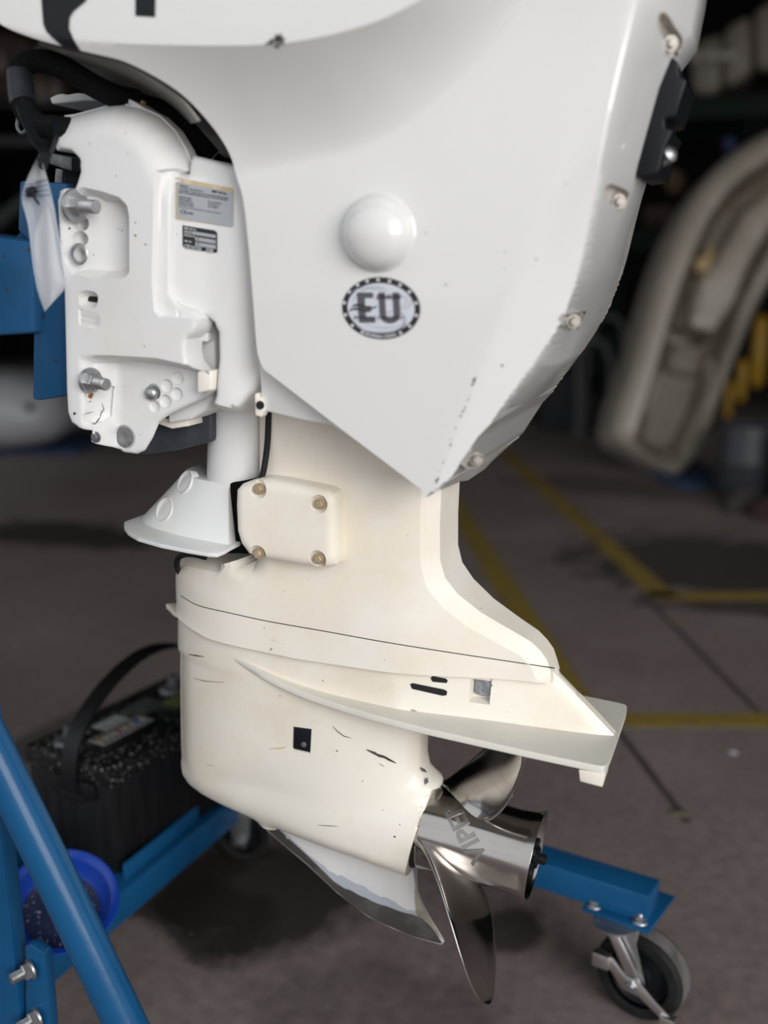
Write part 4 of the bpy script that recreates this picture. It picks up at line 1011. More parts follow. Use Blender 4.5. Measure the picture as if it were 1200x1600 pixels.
# hole at the ear of the clamp
# ---- lower pivot fin in front of the cover plate
def fin():
    # near half outline sections: (front px at y=0, rear px at y=-w)
    secs = []
    specs = [(304, (357, 757), .062), (297, (357, 768), .064), (270, (357, 806), .070), (240, (357, 848), .076), (237, (357, 854), .077)]
    n = 14; V = []; 
    for f, b, w in specs:
        B = FM.P(b[0], b[1], -w); F = B.copy()
        yy_ = b[1]
        for _ in range(8):
            F = FM.P(f, yy_, 0); yy_ += (F[2] - B[2]) * 1300
        F[2] = B[2]
        row = []
        for k in range(-n, n + 1):
            s = k / n; a = abs(s)
            # superellipse front
            ang = a * math.pi / 2
            u = F[0] + (B[0] - F[0]) * (1 - math.cos(ang) ** .8); y = w * math.sin(ang) ** .75 * (1 if s > 0 else -1)
            z = F[2] + (B[2] - F[2]) * (1 - math.cos(ang) ** .8)
            row.append((u, y, z))
        V += row
    m = 2 * n + 1; Fs = []
    for i in range(len(specs) - 1):
        for j in range(m - 1): Fs.append((i * m + j, i * m + j + 1, (i + 1) * m + j + 1, (i + 1) * m + j))
    Fs.append(tuple(range(m)))
    Fs.append(tuple(range((len(specs) - 1) * m, len(specs) * m))[::-1])
    Fs.append(tuple(i * m for i in range(len(specs))) + tuple(i * m + m - 1 for i in range(len(specs)))[::-1])
    bm = bmesh.new(); vs_ = [bm.verts.new(v) for v in V]
    for f in Fs: bm.faces.new([vs_[i] for i in f])
    top = [e for e in bm.edges if all(v.index < m for v in e.verts)] if False else []
    bm.verts.index_update()
    es = [e for e in bm.edges if e.verts[0].index < m and e.verts[1].index < m]
    bmesh.ops.bevel(bm, geom=es, offset=.005, segments=3, profile=.5, affect='EDGES', clamp_overlap=True)
    return from_bm('pivot_housing', bm, M_BRKT, motor, 40, 'white pivot housing with round scallops below steering tube')
finp = fin()
vf = FM.P(300, 855, -.06)[2]
fl = [(194, 816), (194, 824), (200, 832), (215, 841), (250, 851), (290, 859), (325, 865), (340, 866), (352, 861), (362, 855)]
v_f = FM.P(357, 854, -.077)[2] + .001
poly = []
for x, y in fl:
    q = FM.P(x, y, 0); 
    poly.append(FM.PV(x, y, v_f))
poly = [(p[0], min(p[1], -.0005)) for p in poly]
poly = poly + [(a, -b) for a, b in poly[::-1]]
mb = MB(); mb.prism([(a, b, v_f - .004) for a, b in poly], (0, 0, 0), (0, 0, .005), .0015, 2); mb.build('pivot_flange', M_BRKT, motor, 40)
from mathutils.bvhtree import BVHTree
_bv = BVHTree.FromPolygons([v.co for v in finp.data.vertices], [tuple(p.vertices) for p in finp.data.polygons])
for x, y, r in [(289, 753, .0128), (257, 796, .0135)]:
    rd = FM.R.T @ ray(x, y); hit = _bv.ray_cast(Vector(FM.o), Vector(rd).normalized())
    if hit[0]:
        nn = hit[1] if hit[1].dot(Vector(rd)) < 0 else -hit[1]
        q = Vector((0, 0, 1)).rotation_difference(nn)
        MB().lathe([(r * 1.25, -.007), (r * 1.12, -.0004), (r, .0009), (r * .9, .0001), (r * .5, -.0012), (0, -.0016)], Matrix.Translation(hit[0]) @ q.to_matrix().to_4x4(), 32).build('scallop', M_BRKT, finp, 60)
slab('pivot_shadow_core', FM.uv([(358, 750), (420, 745), (420, 860), (358, 858)], -.04), -.06, .06, M_FOAM_SHADE, motor, .002)  # black block put in to stand for the shade behind the pivot housing
MB().tube([tuple(FM.P(*p)) for p in [(420, 640, -.06), (418, 690, -.06), (413, 730, -.065), (408, 748, -.065)]], .0035, 8, 5).build('drain_hose', M_RUBBER, motor, 60)
MB().tube([tuple(FM.P(*p)) for p in [(322, 871, -.05), (300, 866, -.05), (284, 868, -.045), (277, 876, -.04), (278, 890, -.03), (286, 900, -.02)]], .0035, 8, 6).build('ground_cable', M_RUBBER, motor, 60)
# ---- cover plate with four bolts
cvp = FM.uv([(369, 765), (376, 757), (390, 752), (405, 748), (420, 747), (450, 752), (512, 765), (522, 771), (526, 782), (527, 872), (523, 883), (514, 888), (470, 884), (436, 878), (405, 873), (388, 866), (376, 850), (370, 830), (368, 790)], -.078)
BOLT4 = [(403, 765), (498, 788), (402, 866), (496, 874)]
RC4 = [(lambda q: (q[0], q[2]))(FM.P(x, y, -.083)) for x, y in BOLT4]
def h_cv(P):
    d = seg_dist(P, cvp, True); h = .083 - .011 * (1 - rnd(d, .011))
    for c in RC4:
        q = np.hypot(P[:, 0] - c[0], P[:, 1] - c[1]); h = h - .005 * sstep(.0095, .0078, q)
    return h
cover = relief('mount_cover', cvp, h_cv, M_CREAM, motor, .005, [(circle(c, .0086, 24), True, (-.0012, 0, .0012)) for c in RC4], (.001, .002, .004, .007, .011), back=-.05, ang=32, label='cream cover plate with four bolts')
for c in RC4:
    m = MB(); hexbolt(m, (c[0], -.0785, c[1]), (0, -1, 0), .0048, .0045, .0015, .0066); m.build('cover_bolt', M_BRASSY, cover, 30)
#--- REST
# ------------------------------------------------------------------ blue motor stand
def Vw(a): return Vector(tuple(map(float, a)))
def beam(mb, a, b, w, h, bevel=.004, upv=(0, 0, 1)):
    """rectangular tube from a to b (centre line)"""
    a, b = Vw(a), Vw(b); d = (b - a); n = d.normalized()
    sd = n.cross(Vector(upv)).normalized(); u = sd.cross(n)
    mb.prism([a + sd * w / 2 * i + u * h / 2 * j for i, j in ((-1, -1), (1, -1), (1, 1), (-1, 1))], a, b, bevel, 2); return mb
stand = bpy.data.objects.new('motor_stand', None); COL.objects.link(stand); stand.location = (-.55, .1, 0)
bpy.context.view_layer.update()
tag(stand, 'blue painted steel motor stand on castors under the outboard', 'stand')
def sbuild(mb, name, m, parent=None, ang=35, label=None):
    """world-space geometry attached to the stand"""
    par = parent or stand
    o = mb.build(name, m, None, ang, label)
    o.parent = par
    o.data.transform(Matrix.Translation((.55, -.1, 0)))
    return o
# rail B: fore-aft, with castor at its rear end
bR = (at_z(1022, 1400, .2) + at_z(1025, 1374, .2)) / 2; bL = (at_z(851, 1346, .2) + at_z(851, 1322, .2)) / 2
dB = (bL - bR); dB /= np.hypot(dB[0], dB[1])
bF = bR + dB * .74
off = np.array([0, 0, -.021])
railB = sbuild(beam(MB(), bR + off, bF + off, .05, .042), 'long_rail', M_BLUE)
# rail A: cross rail carrying the battery
aN = at_z(90, 1478, .13); aF = at_z(372, 1243, .13)
dA = (aF - aN) / np.linalg.norm(aF - aN)
aN2 = aN - dA * .10; nA = np.array([dA[1], -dA[0], 0])    # nA points to +x side
A0, A1 = aN2 - nA * .025 + np.array([0, 0, -.025]), aF + dA * .03 - nA * .025 + np.array([0, 0, -.025])
railA = sbuild(beam(MB(), A0, A1, .05, .05), 'cross_rail', M_BLUE)
# keeper lip welded on the cross rail
k0, k1 = at_z(205, 1372, .135), at_z(352, 1247, .135)
lipb = sbuild(beam(MB(), k0 - nA * .012 + [0, 0, .004], k1 - nA * .012 + [0, 0, .004], .006, .03, .001), 'keeper_lip', M_BLUE)
B2 = bF + off + np.array([0, 0, -.03])
c_ = A1.copy(); sbuild(beam(MB(), c_ + [0, 0, .02], [c_[0], c_[1] + .02, .172], .05, .05), 'corner_post', M_BLUE)
# battery tray
t0 = aN - nA * .05; t1 = aF - nA * .05
tray = MB(); a, b = Vw(t0), Vw(t1); n = Vector(nA)
tray.prism([Vector((p.x, p.y, .084)) for p in (a, b, b - n * .2, a - n * .2)], (0, 0, 0), (0, 0, .006), .001); sbuild(tray, 'battery_tray', M_BLUE)
far = sbuild(beam(MB(), A0 - nA * .24, A1 - nA * .24, .05, .05), 'cross_rail', M_BLUE)
# near upright
yp = -.2
pr = [at_y(7, 1262, yp), at_y(44, 1600, yp)]
d = (pr[1] - pr[0]) / np.linalg.norm(pr[1] - pr[0]); top = pr[0] - d * .75; bot = pr[1] + d * .09
pw = np.array([-.030, 0, 0])
post = sbuild(beam(MB(), top + pw + [0, -.012, 0], bot + pw + [0, -.012, 0], .024, .084, .004, (1, 0, 0)), 'upright', M_BLUE)
# lug bolted to the upright
lug = MB(); y0 = yp - .02
lp = [at_y(x, y, y0) for x, y in [(37, 1478), (47, 1475), (69, 1489), (72, 1500), (80, 1602), (84, 1660), (42, 1660), (38, 1560), (40, 1520)]]
lug.prism([Vw(p) for p in lp], (0, 0, 0), (0, .014, 0), .003); lg = sbuild(lug, 'bolted_lug', M_BLUE)
for px, py in [(50, 1513), (60, 1588)]:
    m = MB(); hexbolt(m, at_y(px, py, y0), (-.55, -1, -.12), .0095, .008, .003, .012, .013, .0062); sbuild(m, 'stand_bolt', M_ZINC)
# diagonal tube brace
yt = -.27
tb = [at_y(-40, 1112, yt), at_y(82, 1360, yt), at_y(250, 1712, yt)]
tb0, tb1 = tb[0], tb[2]; dd = (tb1 - tb0) / np.linalg.norm(tb1 - tb0)
sbuild(MB().tube([tb0 - dd * .25, tb0, tb[1], tb1, tb1 + dd * .05], .0208, 24, 1), 'diagonal_brace', M_BLUE, None, 60)
# transom plate and horizontal beam the motor is clamped to
tp = [at_y(x, y, -.115) for x, y in [(30, 282), (104, 286), (110, 330), (104, 450), (107, 570), (107, 618), (58, 626), (50, 624), (52, 470), (48, 380), (27, 360)]]
pl = MB(); pl.prism([Vw(p) for p in tp], (0, 0, 0), (0, .26, 0), .003); sbuild(pl, 'transom_plate', M_BLUE2)
hb = [at_y(x, y, -.13) for x, y in [(-160, 352), (53, 376), (53, 521), (-160, 535)]]
pl = MB(); pl.prism([Vw(p) for p in hb], (0, 0, 0), (0, .1, 0), .006); sbuild(pl, 'transom_beam', M_BLUE2)
tab = [at_y(x, y, -.1) for x, y in [(24, 372), (42, 348), (60, 330), (60, 376)]]
pl = MB(); pl.prism([Vw(p) for p in tab], (0, 0, 0), (0, .02, 0), .001); sbuild(pl, 'gusset', M_BLUE2)
# grey clamp handle seen through the notch
pl = MB(); pl.prism([Vw(at_y(x, y, -.02)) for x, y in [(76, 238), (112, 246), (112, 268), (76, 256)]], (0, 0, 0), (0, .04, 0), .002); sbuild(pl, 'clamp_bar', M_DULL)
pl = MB(); pl.prism([Vw(at_y(x, y, -.02)) for x, y in [(86, 262), (98, 265), (96, 292), (84, 290)]], (0, 0, 0), (0, .03, 0), .002); sbuild(pl, 'clamp_bar', M_DULL)
pl = MB(); pl.tube([Vw(at_y(x, y, -.05)) for x, y in [(29, 182), (27, 198), (34, 208), (42, 202)]], .0022, 8, 5); sbuild(pl, 'wire_hook', M_DULL, None, 60)

def castor(loc, rotz, wr, ww, plate_c, plate_M, brake=True):
    """wheel axis = local y; local x = rolling direction"""
    M = Matrix.Translation(loc) @ Matrix.Rotation(rotz, 4, 'Z')
    Rm = M @ Matrix.Translation((0, 0, wr)) @ Matrix.Rotation(math.pi / 2, 4, 'X')
    h = ww / 2
    pc = M.inverted() @ Vector(plate_c)
    body = MB()
    # horned fork: two side plates and a crown
    for sgn in (-1, 1):
        yy = sgn * (h + .006)
        body.prism([(pc.x - .030, yy, pc.z - .006), (pc.x + .026, yy, pc.z - .006), (.016, yy, wr + .012), (.016, yy, wr - .014), (-.008, yy, wr - .018), (-.016, yy, wr + .004), (pc.x - .026, yy, (pc.z + wr) / 2 + .012)], (0, yy, 0), (0, yy + sgn * .003, 0), .0012)
    body.box((pc.x - .030, -h - .007, pc.z - .010), (pc.x + .026, h + .007, pc.z - .006), .001)
    body.lathe([(.026, -.006), (.03, -.003), (.03, 0), (.024, .002)], Matrix.Translation(pc), 24)
    bmesh.ops.transform(body.bm, matrix=M, verts=body.bm.verts)
    fork = sbuild(body, 'castor', M_ZINC, None, 30, 'zinc castor fork with black wheel')
    w = MB(); w.lathe([(wr * .70, -h * .9), (wr * .80, -h), (wr * .93, -h * .95), (wr, -h * .6), (wr, h * .6), (wr * .93, h * .95), (wr * .80, h), (wr * .70, h * .9), (wr * .66, h * .6), (wr * .66, -h * .6)], Rm, 56, cap=False)
    t_ = sbuild(w, 'tyre', M_RUBBER, fork, 40)
    w = MB(); w.lathe([(wr * .985, -h * .62), (wr * 1.012, -h * .55), (wr * 1.012, h * .55), (wr * .985, h * .62)], Rm, 56, cap=False); sbuild(w, 'tread', M_TREAD, fork, 40)
    w = MB(); w.lathe([(wr * .68, -h * .55), (wr * .62, -h * .75), (wr * .5, -h * .45), (wr * .3, -h * .5), (wr * .26, -h * .95), (0, -h * .95)], Rm, 40, cap=False)
    w.lathe([(wr * .68, h * .55), (wr * .62, h * .75), (wr * .5, h * .45), (wr * .3, h * .5), (wr * .26, h * .95), (0, h * .95)], Rm, 40, cap=False); sbuild(w, 'wheel_disc', M_BLACK, fork, 40)
    # axle nut
    for sgn in (-1, 1):
        w = MB(); hexbolt(w, M @ Vector((0, sgn * (h + .009), wr)), M.to_3x3() @ Vector((0, sgn, 0)), .009, .008, .002, .011, .004, .005); sbuild(w, 'axle_nut', M_ZINC, fork, 30)
    if brake:
        for sgn in (1,):
            y0 = sgn * (h + .0135); w = MB()
            w.prism([(-x, y0, z) for x, z in [(-.050, wr + .028), (-.030, wr + .030), (-.010, wr + .012), (.014, wr + .008), (.036, wr - .010), (.062, wr - .026), (.060, wr - .038), (.040, wr - .028), (.012, wr - .012), (-.012, wr - .010), (-.030, wr + .010), (-.048, wr + .014)]], (0, y0, 0), (0, y0 + sgn * .004, 0), .001)
            w.box((.032, y0 - .004, wr + .012), (.056, y0 + .010, wr + .032), .001); w.box((-.064, y0 - .004, wr - .040), (-.044, y0 + .010, wr - .022), .001)
            w.prism([(pc.x - .004, y0, (pc.z + wr) / 2 + .020), (pc.x + .012, y0, (pc.z + wr) / 2 + .018), (.008, y0, wr + .014), (-.010, y0, wr + .014)], (0, y0, 0), (0, y0 + sgn * .003, 0), .0008)
            bmesh.ops.transform(w.bm, matrix=M, verts=w.bm.verts)
            sbuild(w, 'brake_lever', M_EDGE, fork, 30)
    return fork
wc = at_z(1004, 1517, .064); wc[2] = 0
pcw = at_z(962, 1440, .152)
ax = np.array([-.29, -.957]); rz = math.atan2(ax[1], ax[0]) - math.pi / 2      # local +y looks towards the viewer
castor(wc, rz, .063, .042, pcw, None)
# mounting plate under rail B with four bolts
bp = MB(); cP = [at_z(x, y, .153) for x, y in [(908, 1423), (1013, 1461), (1018, 1436), (915, 1404)]]
e1 = Vw(cP[1]) - Vw(cP[0]); pn = Vector((-e1.y, e1.x, 0)).normalized()
bp.prism([Vw(cP[0]), Vw(cP[1]), Vw(cP[1]) + pn * .1, Vw(cP[0]) + pn * .1], (0, 0, 0), (0, 0, .005), .001); mp = sbuild(bp, 'mounting_plate', M_BLUE)
for px, py in [(929, 1415), (1000, 1440)]:
    m = MB(); hexbolt(m, at_z(px, py, .158), (0, 0, 1), .009, .007, .002, .011, .004, .004); sbuild(m, 'plate_bolt', M_ZINC, None, 30)
# castor at the far front corner
fc = at_z(383, 1338, 0); castor(fc, rz + .5, .048, .034, (fc[0] - .01, fc[1] + .01, .105), None, False)

# ------------------------------------------------------------------ car battery on the stand
zt, zb = .30, .09
bC = at_z(170, 1205, zt); bLc = at_z(36, 1164, zt)
ex = (bLc - bC); bw = np.linalg.norm(ex); ex /= bw
bFr = at_z(285, 1130, zt)                       # along the right top edge
ey = np.array([-ex[1], ex[0], 0]); ey = ey if ey[1] > 0 else -ey
MBt = Matrix(((ex[0], ey[0], 0, bC[0]), (ex[1], ey[1], 0, bC[1]), (0, 0, 1, zb), (0, 0, 0, 1)))
batt = bpy.data.objects.new('car_battery', None); COL.objects.link(batt); batt.matrix_world = MBt
tag(batt, 'black car battery with carrying strap on the stand behind the gearcase', 'battery')
BW, BLN, BH = bw, .335, zt - zb
mb = MB(); mb.box((.004, .004, 0), (BW - .004, BLN - .004, BH - .028), .005)
for k in range(3):
    x = .02 + k * .0; 
for y in (.02, .045, .07, .2, .29): mb.box((.0015, y, .01), (.006, y + .004, BH - .04), .0008)
for x in (.02, .05, .08, .11, .14): mb.box((x, .0022, .01), (x + .003, .006, BH - .06), .0008)
case = mb.build('case', M_BATT, batt)
mb = MB(); mb.box((0, 0, BH - .030), (BW, BLN, BH), .004); lid = mb.build('lid', M_BATTOP, batt)
mb = MB(); mb.box((.03, -.004, BH - .055), (.115, .003, BH - .030), .002); mb.box((.05, -.006, BH - .062), (.1, .002, BH - .052), .002); mb.build('strap_bracket', M_BATT, batt)
for i, (x0, y0, x1, y1) in enumerate([(.045, .035, .085, .155), (.045, .20, .085, .315)]):
    c = MB(); c.box((x0, y0, BH - .002), (x1, y1, BH + .012), .003); cap = c.build('vent_cap', M_BATT, batt)
    l = MB(); l.box((x0 + .003, y0 + .005, BH + .012), (x1 - .003, y1 - .005, BH + .0126), 0); lb = l.build('cap_label', M_LABELW if i == 0 else M_LABELG, cap, None, 'white warning label' if i == 0 else 'green label')
    if i == 0:
        y = y0 + .012
        for k, mm in enumerate([mat('label_amber', (.45, .26, .03), .6), mat('label_amber_dark', (.30, .24, .05), .6), mat('label_red', (.40, .05, .05), .6), mat('label_amber2', (.25, .2, .03), .6), mat('label_blue', (.03, .10, .35), .6)]):
            p = MB(); yy = y0 + .016 + k * .020
            if k in (1, 3): p.prism([(.060, yy - .006, BH + .0127), (.072, yy, BH + .0127), (.060, yy + .006, BH + .0127)], (0, 0, 0), (0, 0, .0003))
            else: p.lathe([(.006, 0), (.006, .0003)], Matrix.Translation((.066, yy, BH + .0127)), 16)
            p.build('warning_symbol', mm, lb, None)
        p = MB()
        for k in range(9):
            yy = y0 + .010 + k * .0115; p.box((.073, yy, BH + .0126), (.080, yy + .008, BH + .0129)); p.box((.050, yy, BH + .0126), (.056, yy + .007, BH + .0129))
        tag(p.build('fine_print', M_INK, lb, None), kind='stuff')
l = MB(); l.box((.095, .10, BH), (.135, .155, BH + .0006)); l.build('lid_label', M_LABELW, lid, None)
l = MB(); l.box((.092, .165, BH), (.140, .235, BH + .0006)); l.build('lid_label', M_LABELD, lid, None)
for x, y in [(.125, .045), (.125, .285)]:
    t = MB(); t.lathe([(.024, 0), (.022, .006), (.013, .009), (.0095, .010), (.0085, .026), (.006, .028), (0, .028)], Matrix.Translation((x, y, BH)), 24); t.build('terminal', M_LEAD if y < .1 else M_LEAD, batt, 40)
h_ = [(.075, -.006, BH - .05), (.075, -.006, BH - .01), (.076, .012, BH + .035), (.078, .06, BH + .075), (.08, .13, BH + .105), (.08, .2, BH + .112), (.08, .275, BH + .088), (.08, .325, BH + .03), (.08, BLN + .004, BH - .03)]
MB().strip(h_, .030, .004, (1, 0, 0), 8).build('carrying_strap', M_BATT, batt, 50)

# ------------------------------------------------------------------ blue dish
dc = at_y(96, 1427, -.02)
tilt = Matrix.Rotation(math.radians(24), 4, Vector((RT[0], RT[1], 0)))
D = Matrix.Translation(dc) @ tilt @ Matrix.Rotation(.2, 4, 'Y')
dish = MB().lathe([(0, .003), (.046, .003), (.053, .008), (.062, .028), (.066, .034), (.0735, .036), (.075, .034), (.073, .031), (.068, .028), (.058, .003), (.050, 0), (0, 0)], D, 64, cap=False).build('plastic_dish', M_DISH, None, 50)
tag(MB().lathe([(0, .0042), (.03, .0045), (.0455, .0040), (.050, .0075), (.0485, .0030), (0, .0030)], D, 40, cap=False).build('grit_layer', mat('grit_on_blue', (.006, .012, .05), .6, specks=(.3, .3, .33), speck_scale=200, speck_t=.64), dish, 60), kind='stuff')
tag(dish, 'round royal blue plastic dish with grit lying against the battery', 'dish')

# ------------------------------------------------------------------ clear bag on a cable tie
bagm = bpy.data.materials.new('clear_plastic_film'); bagm.use_nodes = True
nt = bagm.node_tree; b = nt.nodes['Principled BSDF']
b.inputs['Base Color'].default_value = (.80, .82, .86, 1); b.inputs['Roughness'].default_value = .18; b.inputs['Alpha'].default_value = .34; b.inputs['IOR'].default_value = 1.45
nzb = N(nt, 'ShaderNodeTexNoise', Scale=28.0, Detail=4.0); bpb = N(nt, 'ShaderNodeBump', Strength=.6, Distance=.004)
nt.links.new(nzb.outputs['Fac'], bpb.inputs['Height']); nt.links.new(bpb.outputs['Normal'], b.inputs['Normal'])
bag = bpy.data.objects.new('plastic_bag', None); COL.objects.link(bag); bag.location = at_y(75, 480, -.2); bpy.context.view_layer.update()
tag(bag, 'clear zip bag with paper hanging by a cable tie from the hose', 'bag')
def bagpart(mb, name, m, ang=60, label=None):
    o = mb.build(name, m, None, ang, label); o.data.transform(Matrix.Translation(-bag.location)); o.parent = bag; return o
def sheet(px, yf, n, thick, wav):
    """quad patch between two pixel polylines at world depth yf(t,s)"""
    L_, R_ = [catmull([(a, b, 0) for a, b in q], 8) for q in px]
    bm = bmesh.new(); G = []
    for sd in (0, 1):
        g = []
        for i in range(n + 1):
            t = i / n; a = L_[min(int(t * (len(L_) - 1)), len(L_) - 1)]; c = R_[min(int(t * (len(R_) - 1)), len(R_) - 1)]
            for k in range(7):
                s = k / 6; yy = yf + sd * thick + wav * math.sin(3.1 * s + 4 * t) * math.sin(math.pi * s)
                g.append(bm.verts.new(at_y(a.x + (c.x - a.x) * s, a.y + (c.y - a.y) * s, yy)))
        G.append(g)
    for sd in (0, 1):
        for i in range(n):
            for k in range(6):
                p = i * 7 + k; f = [G[sd][p], G[sd][p + 1], G[sd][p + 8], G[sd][p + 7]]; bm.faces.new(f if sd else f[::-1])
    m = MB(); m.bm.free(); m.bm = bm; return m
bagpart(sheet([[(61, 240), (40, 285), (34, 312), (44, 352), (52, 420), (60, 460), (70, 487)], [(62, 240), (72, 272), (84, 320), (92, 365), (102, 405), (113, 432), (100, 452)]], -.215, 16, .0015, .006), 'film', bagm)
bagpart(sheet([[(72, 318), (58, 350), (54, 380), (58, 430), (66, 470), (71, 485)], [(73, 318), (82, 350), (88, 390), (96, 425), (102, 448), (85, 470)]], -.2128, 14, .0005, .006), 'paper_slip', mat('crumpled_paper', (.62, .64, .68), .7, col2=(.48, .5, .56), scale=30), 60, 'folded white paper inside the bag')
for k in range(4):
    bagpart(sheet([[(39 - k * 1.2, 285 + 5 * k), (38.4 - k * 1.2, 287 + 5 * k)], [(72 + k * 2.2, 279 + 8 * k), (72 + k * 2.2, 281 + 8 * k)]], -.2165, 2, .0006, .004), 'zip_ridge', mat('zip_ridge_film', (.5, .52, .56), .3))
m = MB(); m.prism([Vw(at_y(x, y, -.222)) for x, y in [(38, 296), (48, 290), (54, 296), (50, 308), (41, 308)]], (0, 0, 0), (0, .006, 0), .001)
m.tube([at_y(50, 300, -.222), at_y(55, 311, -.222), at_y(61, 319, -.222)], .0012, 6, 4); bagpart(m, 'black_clip', M_BLACK)
m = MB(); m.strip([at_y(x, y, yy) for x, y, yy in [(62, 246, -.214), (66, 262, -.214), (76, 246, -.205), (86, 222, -.2), (90, 200, -.19), (86, 190, -.18), (80, 190, -.17)]], .006, .0014, (0, 1, .3), 6); bagpart(m, 'cable_tie', M_BLACK)
m = MB(); m.strip([at_y(x, y, yy) for x, y, yy in [(33, 166, -.18), (44, 196, -.19), (58, 222, -.2), (70, 238, -.21), (66, 262, -.214)]], .010, .0016, (0.3, 1, .3), 6); bagpart(m, 'cable_tie', M_BLACK)

# ------------------------------------------------------------------ background
def cam_frame(loc, lean=0.0, roll=0.0):
    return Frame(loc, Matrix.Rotation(YAW, 3, 'Z') @ Matrix.Rotation(lean, 3, 'X') @ Matrix.Rotation(roll, 3, 'Y'))
# tender leaning on its stern
df = cam_frame(at_z(1020, 738, .03), math.radians(-12))
dinghy = df.empty('dinghy'); tag(dinghy, 'white and tan hard dinghy stood on end against the racking', 'boat')
DO = smooth2(df.uv([(948, 672), (958, 632), (972, 592), (986, 548), (1003, 492), (1022, 428), (1046, 366), (1076, 312), (1112, 266), (1155, 232), (1205, 206), (1262, 196), (1300, 215), (1280, 300), (1230, 388), (1184, 472), (1160, 524), (1138, 578), (1122, 622), (1102, 675), (1080, 720), (1060, 740), (1040, 743), (990, 716), (955, 694), (948, 672)]), 4)[:-1]
gun = .035
FL = [smooth2(df.uv(p), 2) for p in ([(985, 690), (1000, 640), (1018, 580), (1035, 520), (1060, 440), (1100, 350), (1150, 290), (1225, 250), (1248, 280), (1205, 370), (1152, 470), (1122, 560), (1093, 640), (1068, 700), (1048, 722), (1010, 712)],)]
seat = df.uv([(1065, 520), (1085, 440), (1120, 400), (1160, 330), (1210, 290), (1215, 330), (1165, 420), (1132, 495), (1112, 528), (1098, 523)])
foot = df.uv([(1040, 560), (1048, 535), (1105, 535), (1100, 575), (1085, 590), (1040, 580)])
rail1 = df.uv([(1000, 655), (1010, 658), (1036, 580), (1028, 573)])
rail2 = df.uv([(1046, 722), (1058, 726), (1104, 618), (1113, 560), (1102, 556), (1092, 612)])
seatfront = df.uv([(1040, 512), (1075, 512), (1108, 530), (1075, 536), (1050, 530)])
def h_d(P):
    h = np.full(len(P), .15)
    d = seg_dist(P, DO, True); h = h - .14 * (1 - rnd(d, .10))
    s = sdist(P, FL[0]); h = h - .20 * sstep(-.03, .06, s)
    for poly, up_, sf in ((seat, .12, .02), (rail1, .07, .012), (rail2, .08, .012), (foot, .05, .02)):
        s = sdist(P, poly); h = h + up_ * sstep(-sf / 2, sf, s) * 1.0
    s = sdist(P, seatfront); h = h - .10 * sstep(-.01, .015, s)
    return h
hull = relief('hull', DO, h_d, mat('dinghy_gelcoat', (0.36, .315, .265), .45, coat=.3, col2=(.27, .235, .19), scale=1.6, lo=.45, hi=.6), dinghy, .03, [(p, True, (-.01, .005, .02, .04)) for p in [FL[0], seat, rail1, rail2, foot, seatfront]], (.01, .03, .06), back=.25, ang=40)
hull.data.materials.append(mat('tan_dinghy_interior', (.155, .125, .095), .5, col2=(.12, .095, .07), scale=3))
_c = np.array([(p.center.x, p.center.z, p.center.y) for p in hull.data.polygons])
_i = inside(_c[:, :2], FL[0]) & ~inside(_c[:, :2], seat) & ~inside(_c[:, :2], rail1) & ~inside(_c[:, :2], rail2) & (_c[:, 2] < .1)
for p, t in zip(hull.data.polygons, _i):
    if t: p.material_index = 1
def dpart(name, pts, y0, y1, m, label=None):
    mb = MB(); mb.prism([(p[0], y0, p[1]) for p in df.uv(pts)], (0, y0, 0), (0, y1, 0), .006); return mb.build(name, m, dinghy, 40, label)
M_TANB = mat('tan_fitting', (.42, .30, .14), .6)
dpart('oar_socket', [(1092, 322), (1102, 324), (1094, 365), (1082, 368)], -.02, .02, M_TANB, 'tan fitting inside dinghy')
dpart('oar_socket', [(1082, 410), (1102, 400), (1106, 388), (1114, 392), (1104, 424), (1086, 428)], -.04, .02, M_TANB, 'tan fitting inside dinghy')
for x, y in [(992, 692), (1042, 716), (1171, 266)]:
    q = df.P(x, y, -.0); MB().lathe([(.022, 0), (.02, .014), (0, .02)], Matrix.Translation(q) @ Matrix.Rotation(math.pi / 2, 4, 'X'), 16).build('drain_fitting', mat('white_fitting', (.62, .6, .57), .5), dinghy, 50)
# blue mats on the floor
M_MAT = mat('navy_ground_sheet', (.020, .046, .105), .7, col2=(.028, .05, .09), scale=9)
def gmat(name, pts, label, h=.02):
    mb = MB(); mb.prism([Vw(at_z(x, y, 0)) for x, y in pts], (0, 0, 0), (0, 0, h), .004); return tag(mb.build(name, M_MAT, None, 40), label, 'mat')
gmat('ground_mat', [(930, 690), (1000, 735), (1060, 765), (1120, 765), (1110, 735), (1000, 680)], 'navy ground sheet under the leaning dinghy')
gmat('ground_mat', [(-80, 712), (120, 712), (168, 690), (150, 676), (-80, 672)], 'navy ground sheet under the white hull at left')
# white craft at the left
wf = cam_frame(at_z(20, 700, .03))
wh = smooth2(wf.uv([(-150, 600), (-60, 584), (10, 584), (60, 594), (95, 612), (108, 640), (104, 668), (84, 688), (40, 697), (-20, 700), (-150, 702), (-150, 600)]), 4)[:-1]
def h_w(P): d = seg_dist(P, wh, True); return .02 + .26 * rnd(d, .20)
whull = relief('small_boat_hull', wh, h_w, mat('white_hull_gelcoat', (.42, .42, .44), .4, coat=.3), None, .03, (), (.005, .02, .05), back=.3, ang=60)
whull.matrix_world = wf.M; tag(whull, 'rounded white hull resting on a navy sheet at left', 'boat')
q = wf.P(46, 637, -.27); MB().lathe([(.022, -.02), (.022, .012), (.016, .014)], Matrix.Translation(q) @ Matrix.Rotation(math.pi / 2, 4, 'X'), 16).build('drain_plug', M_HOLE, whull)
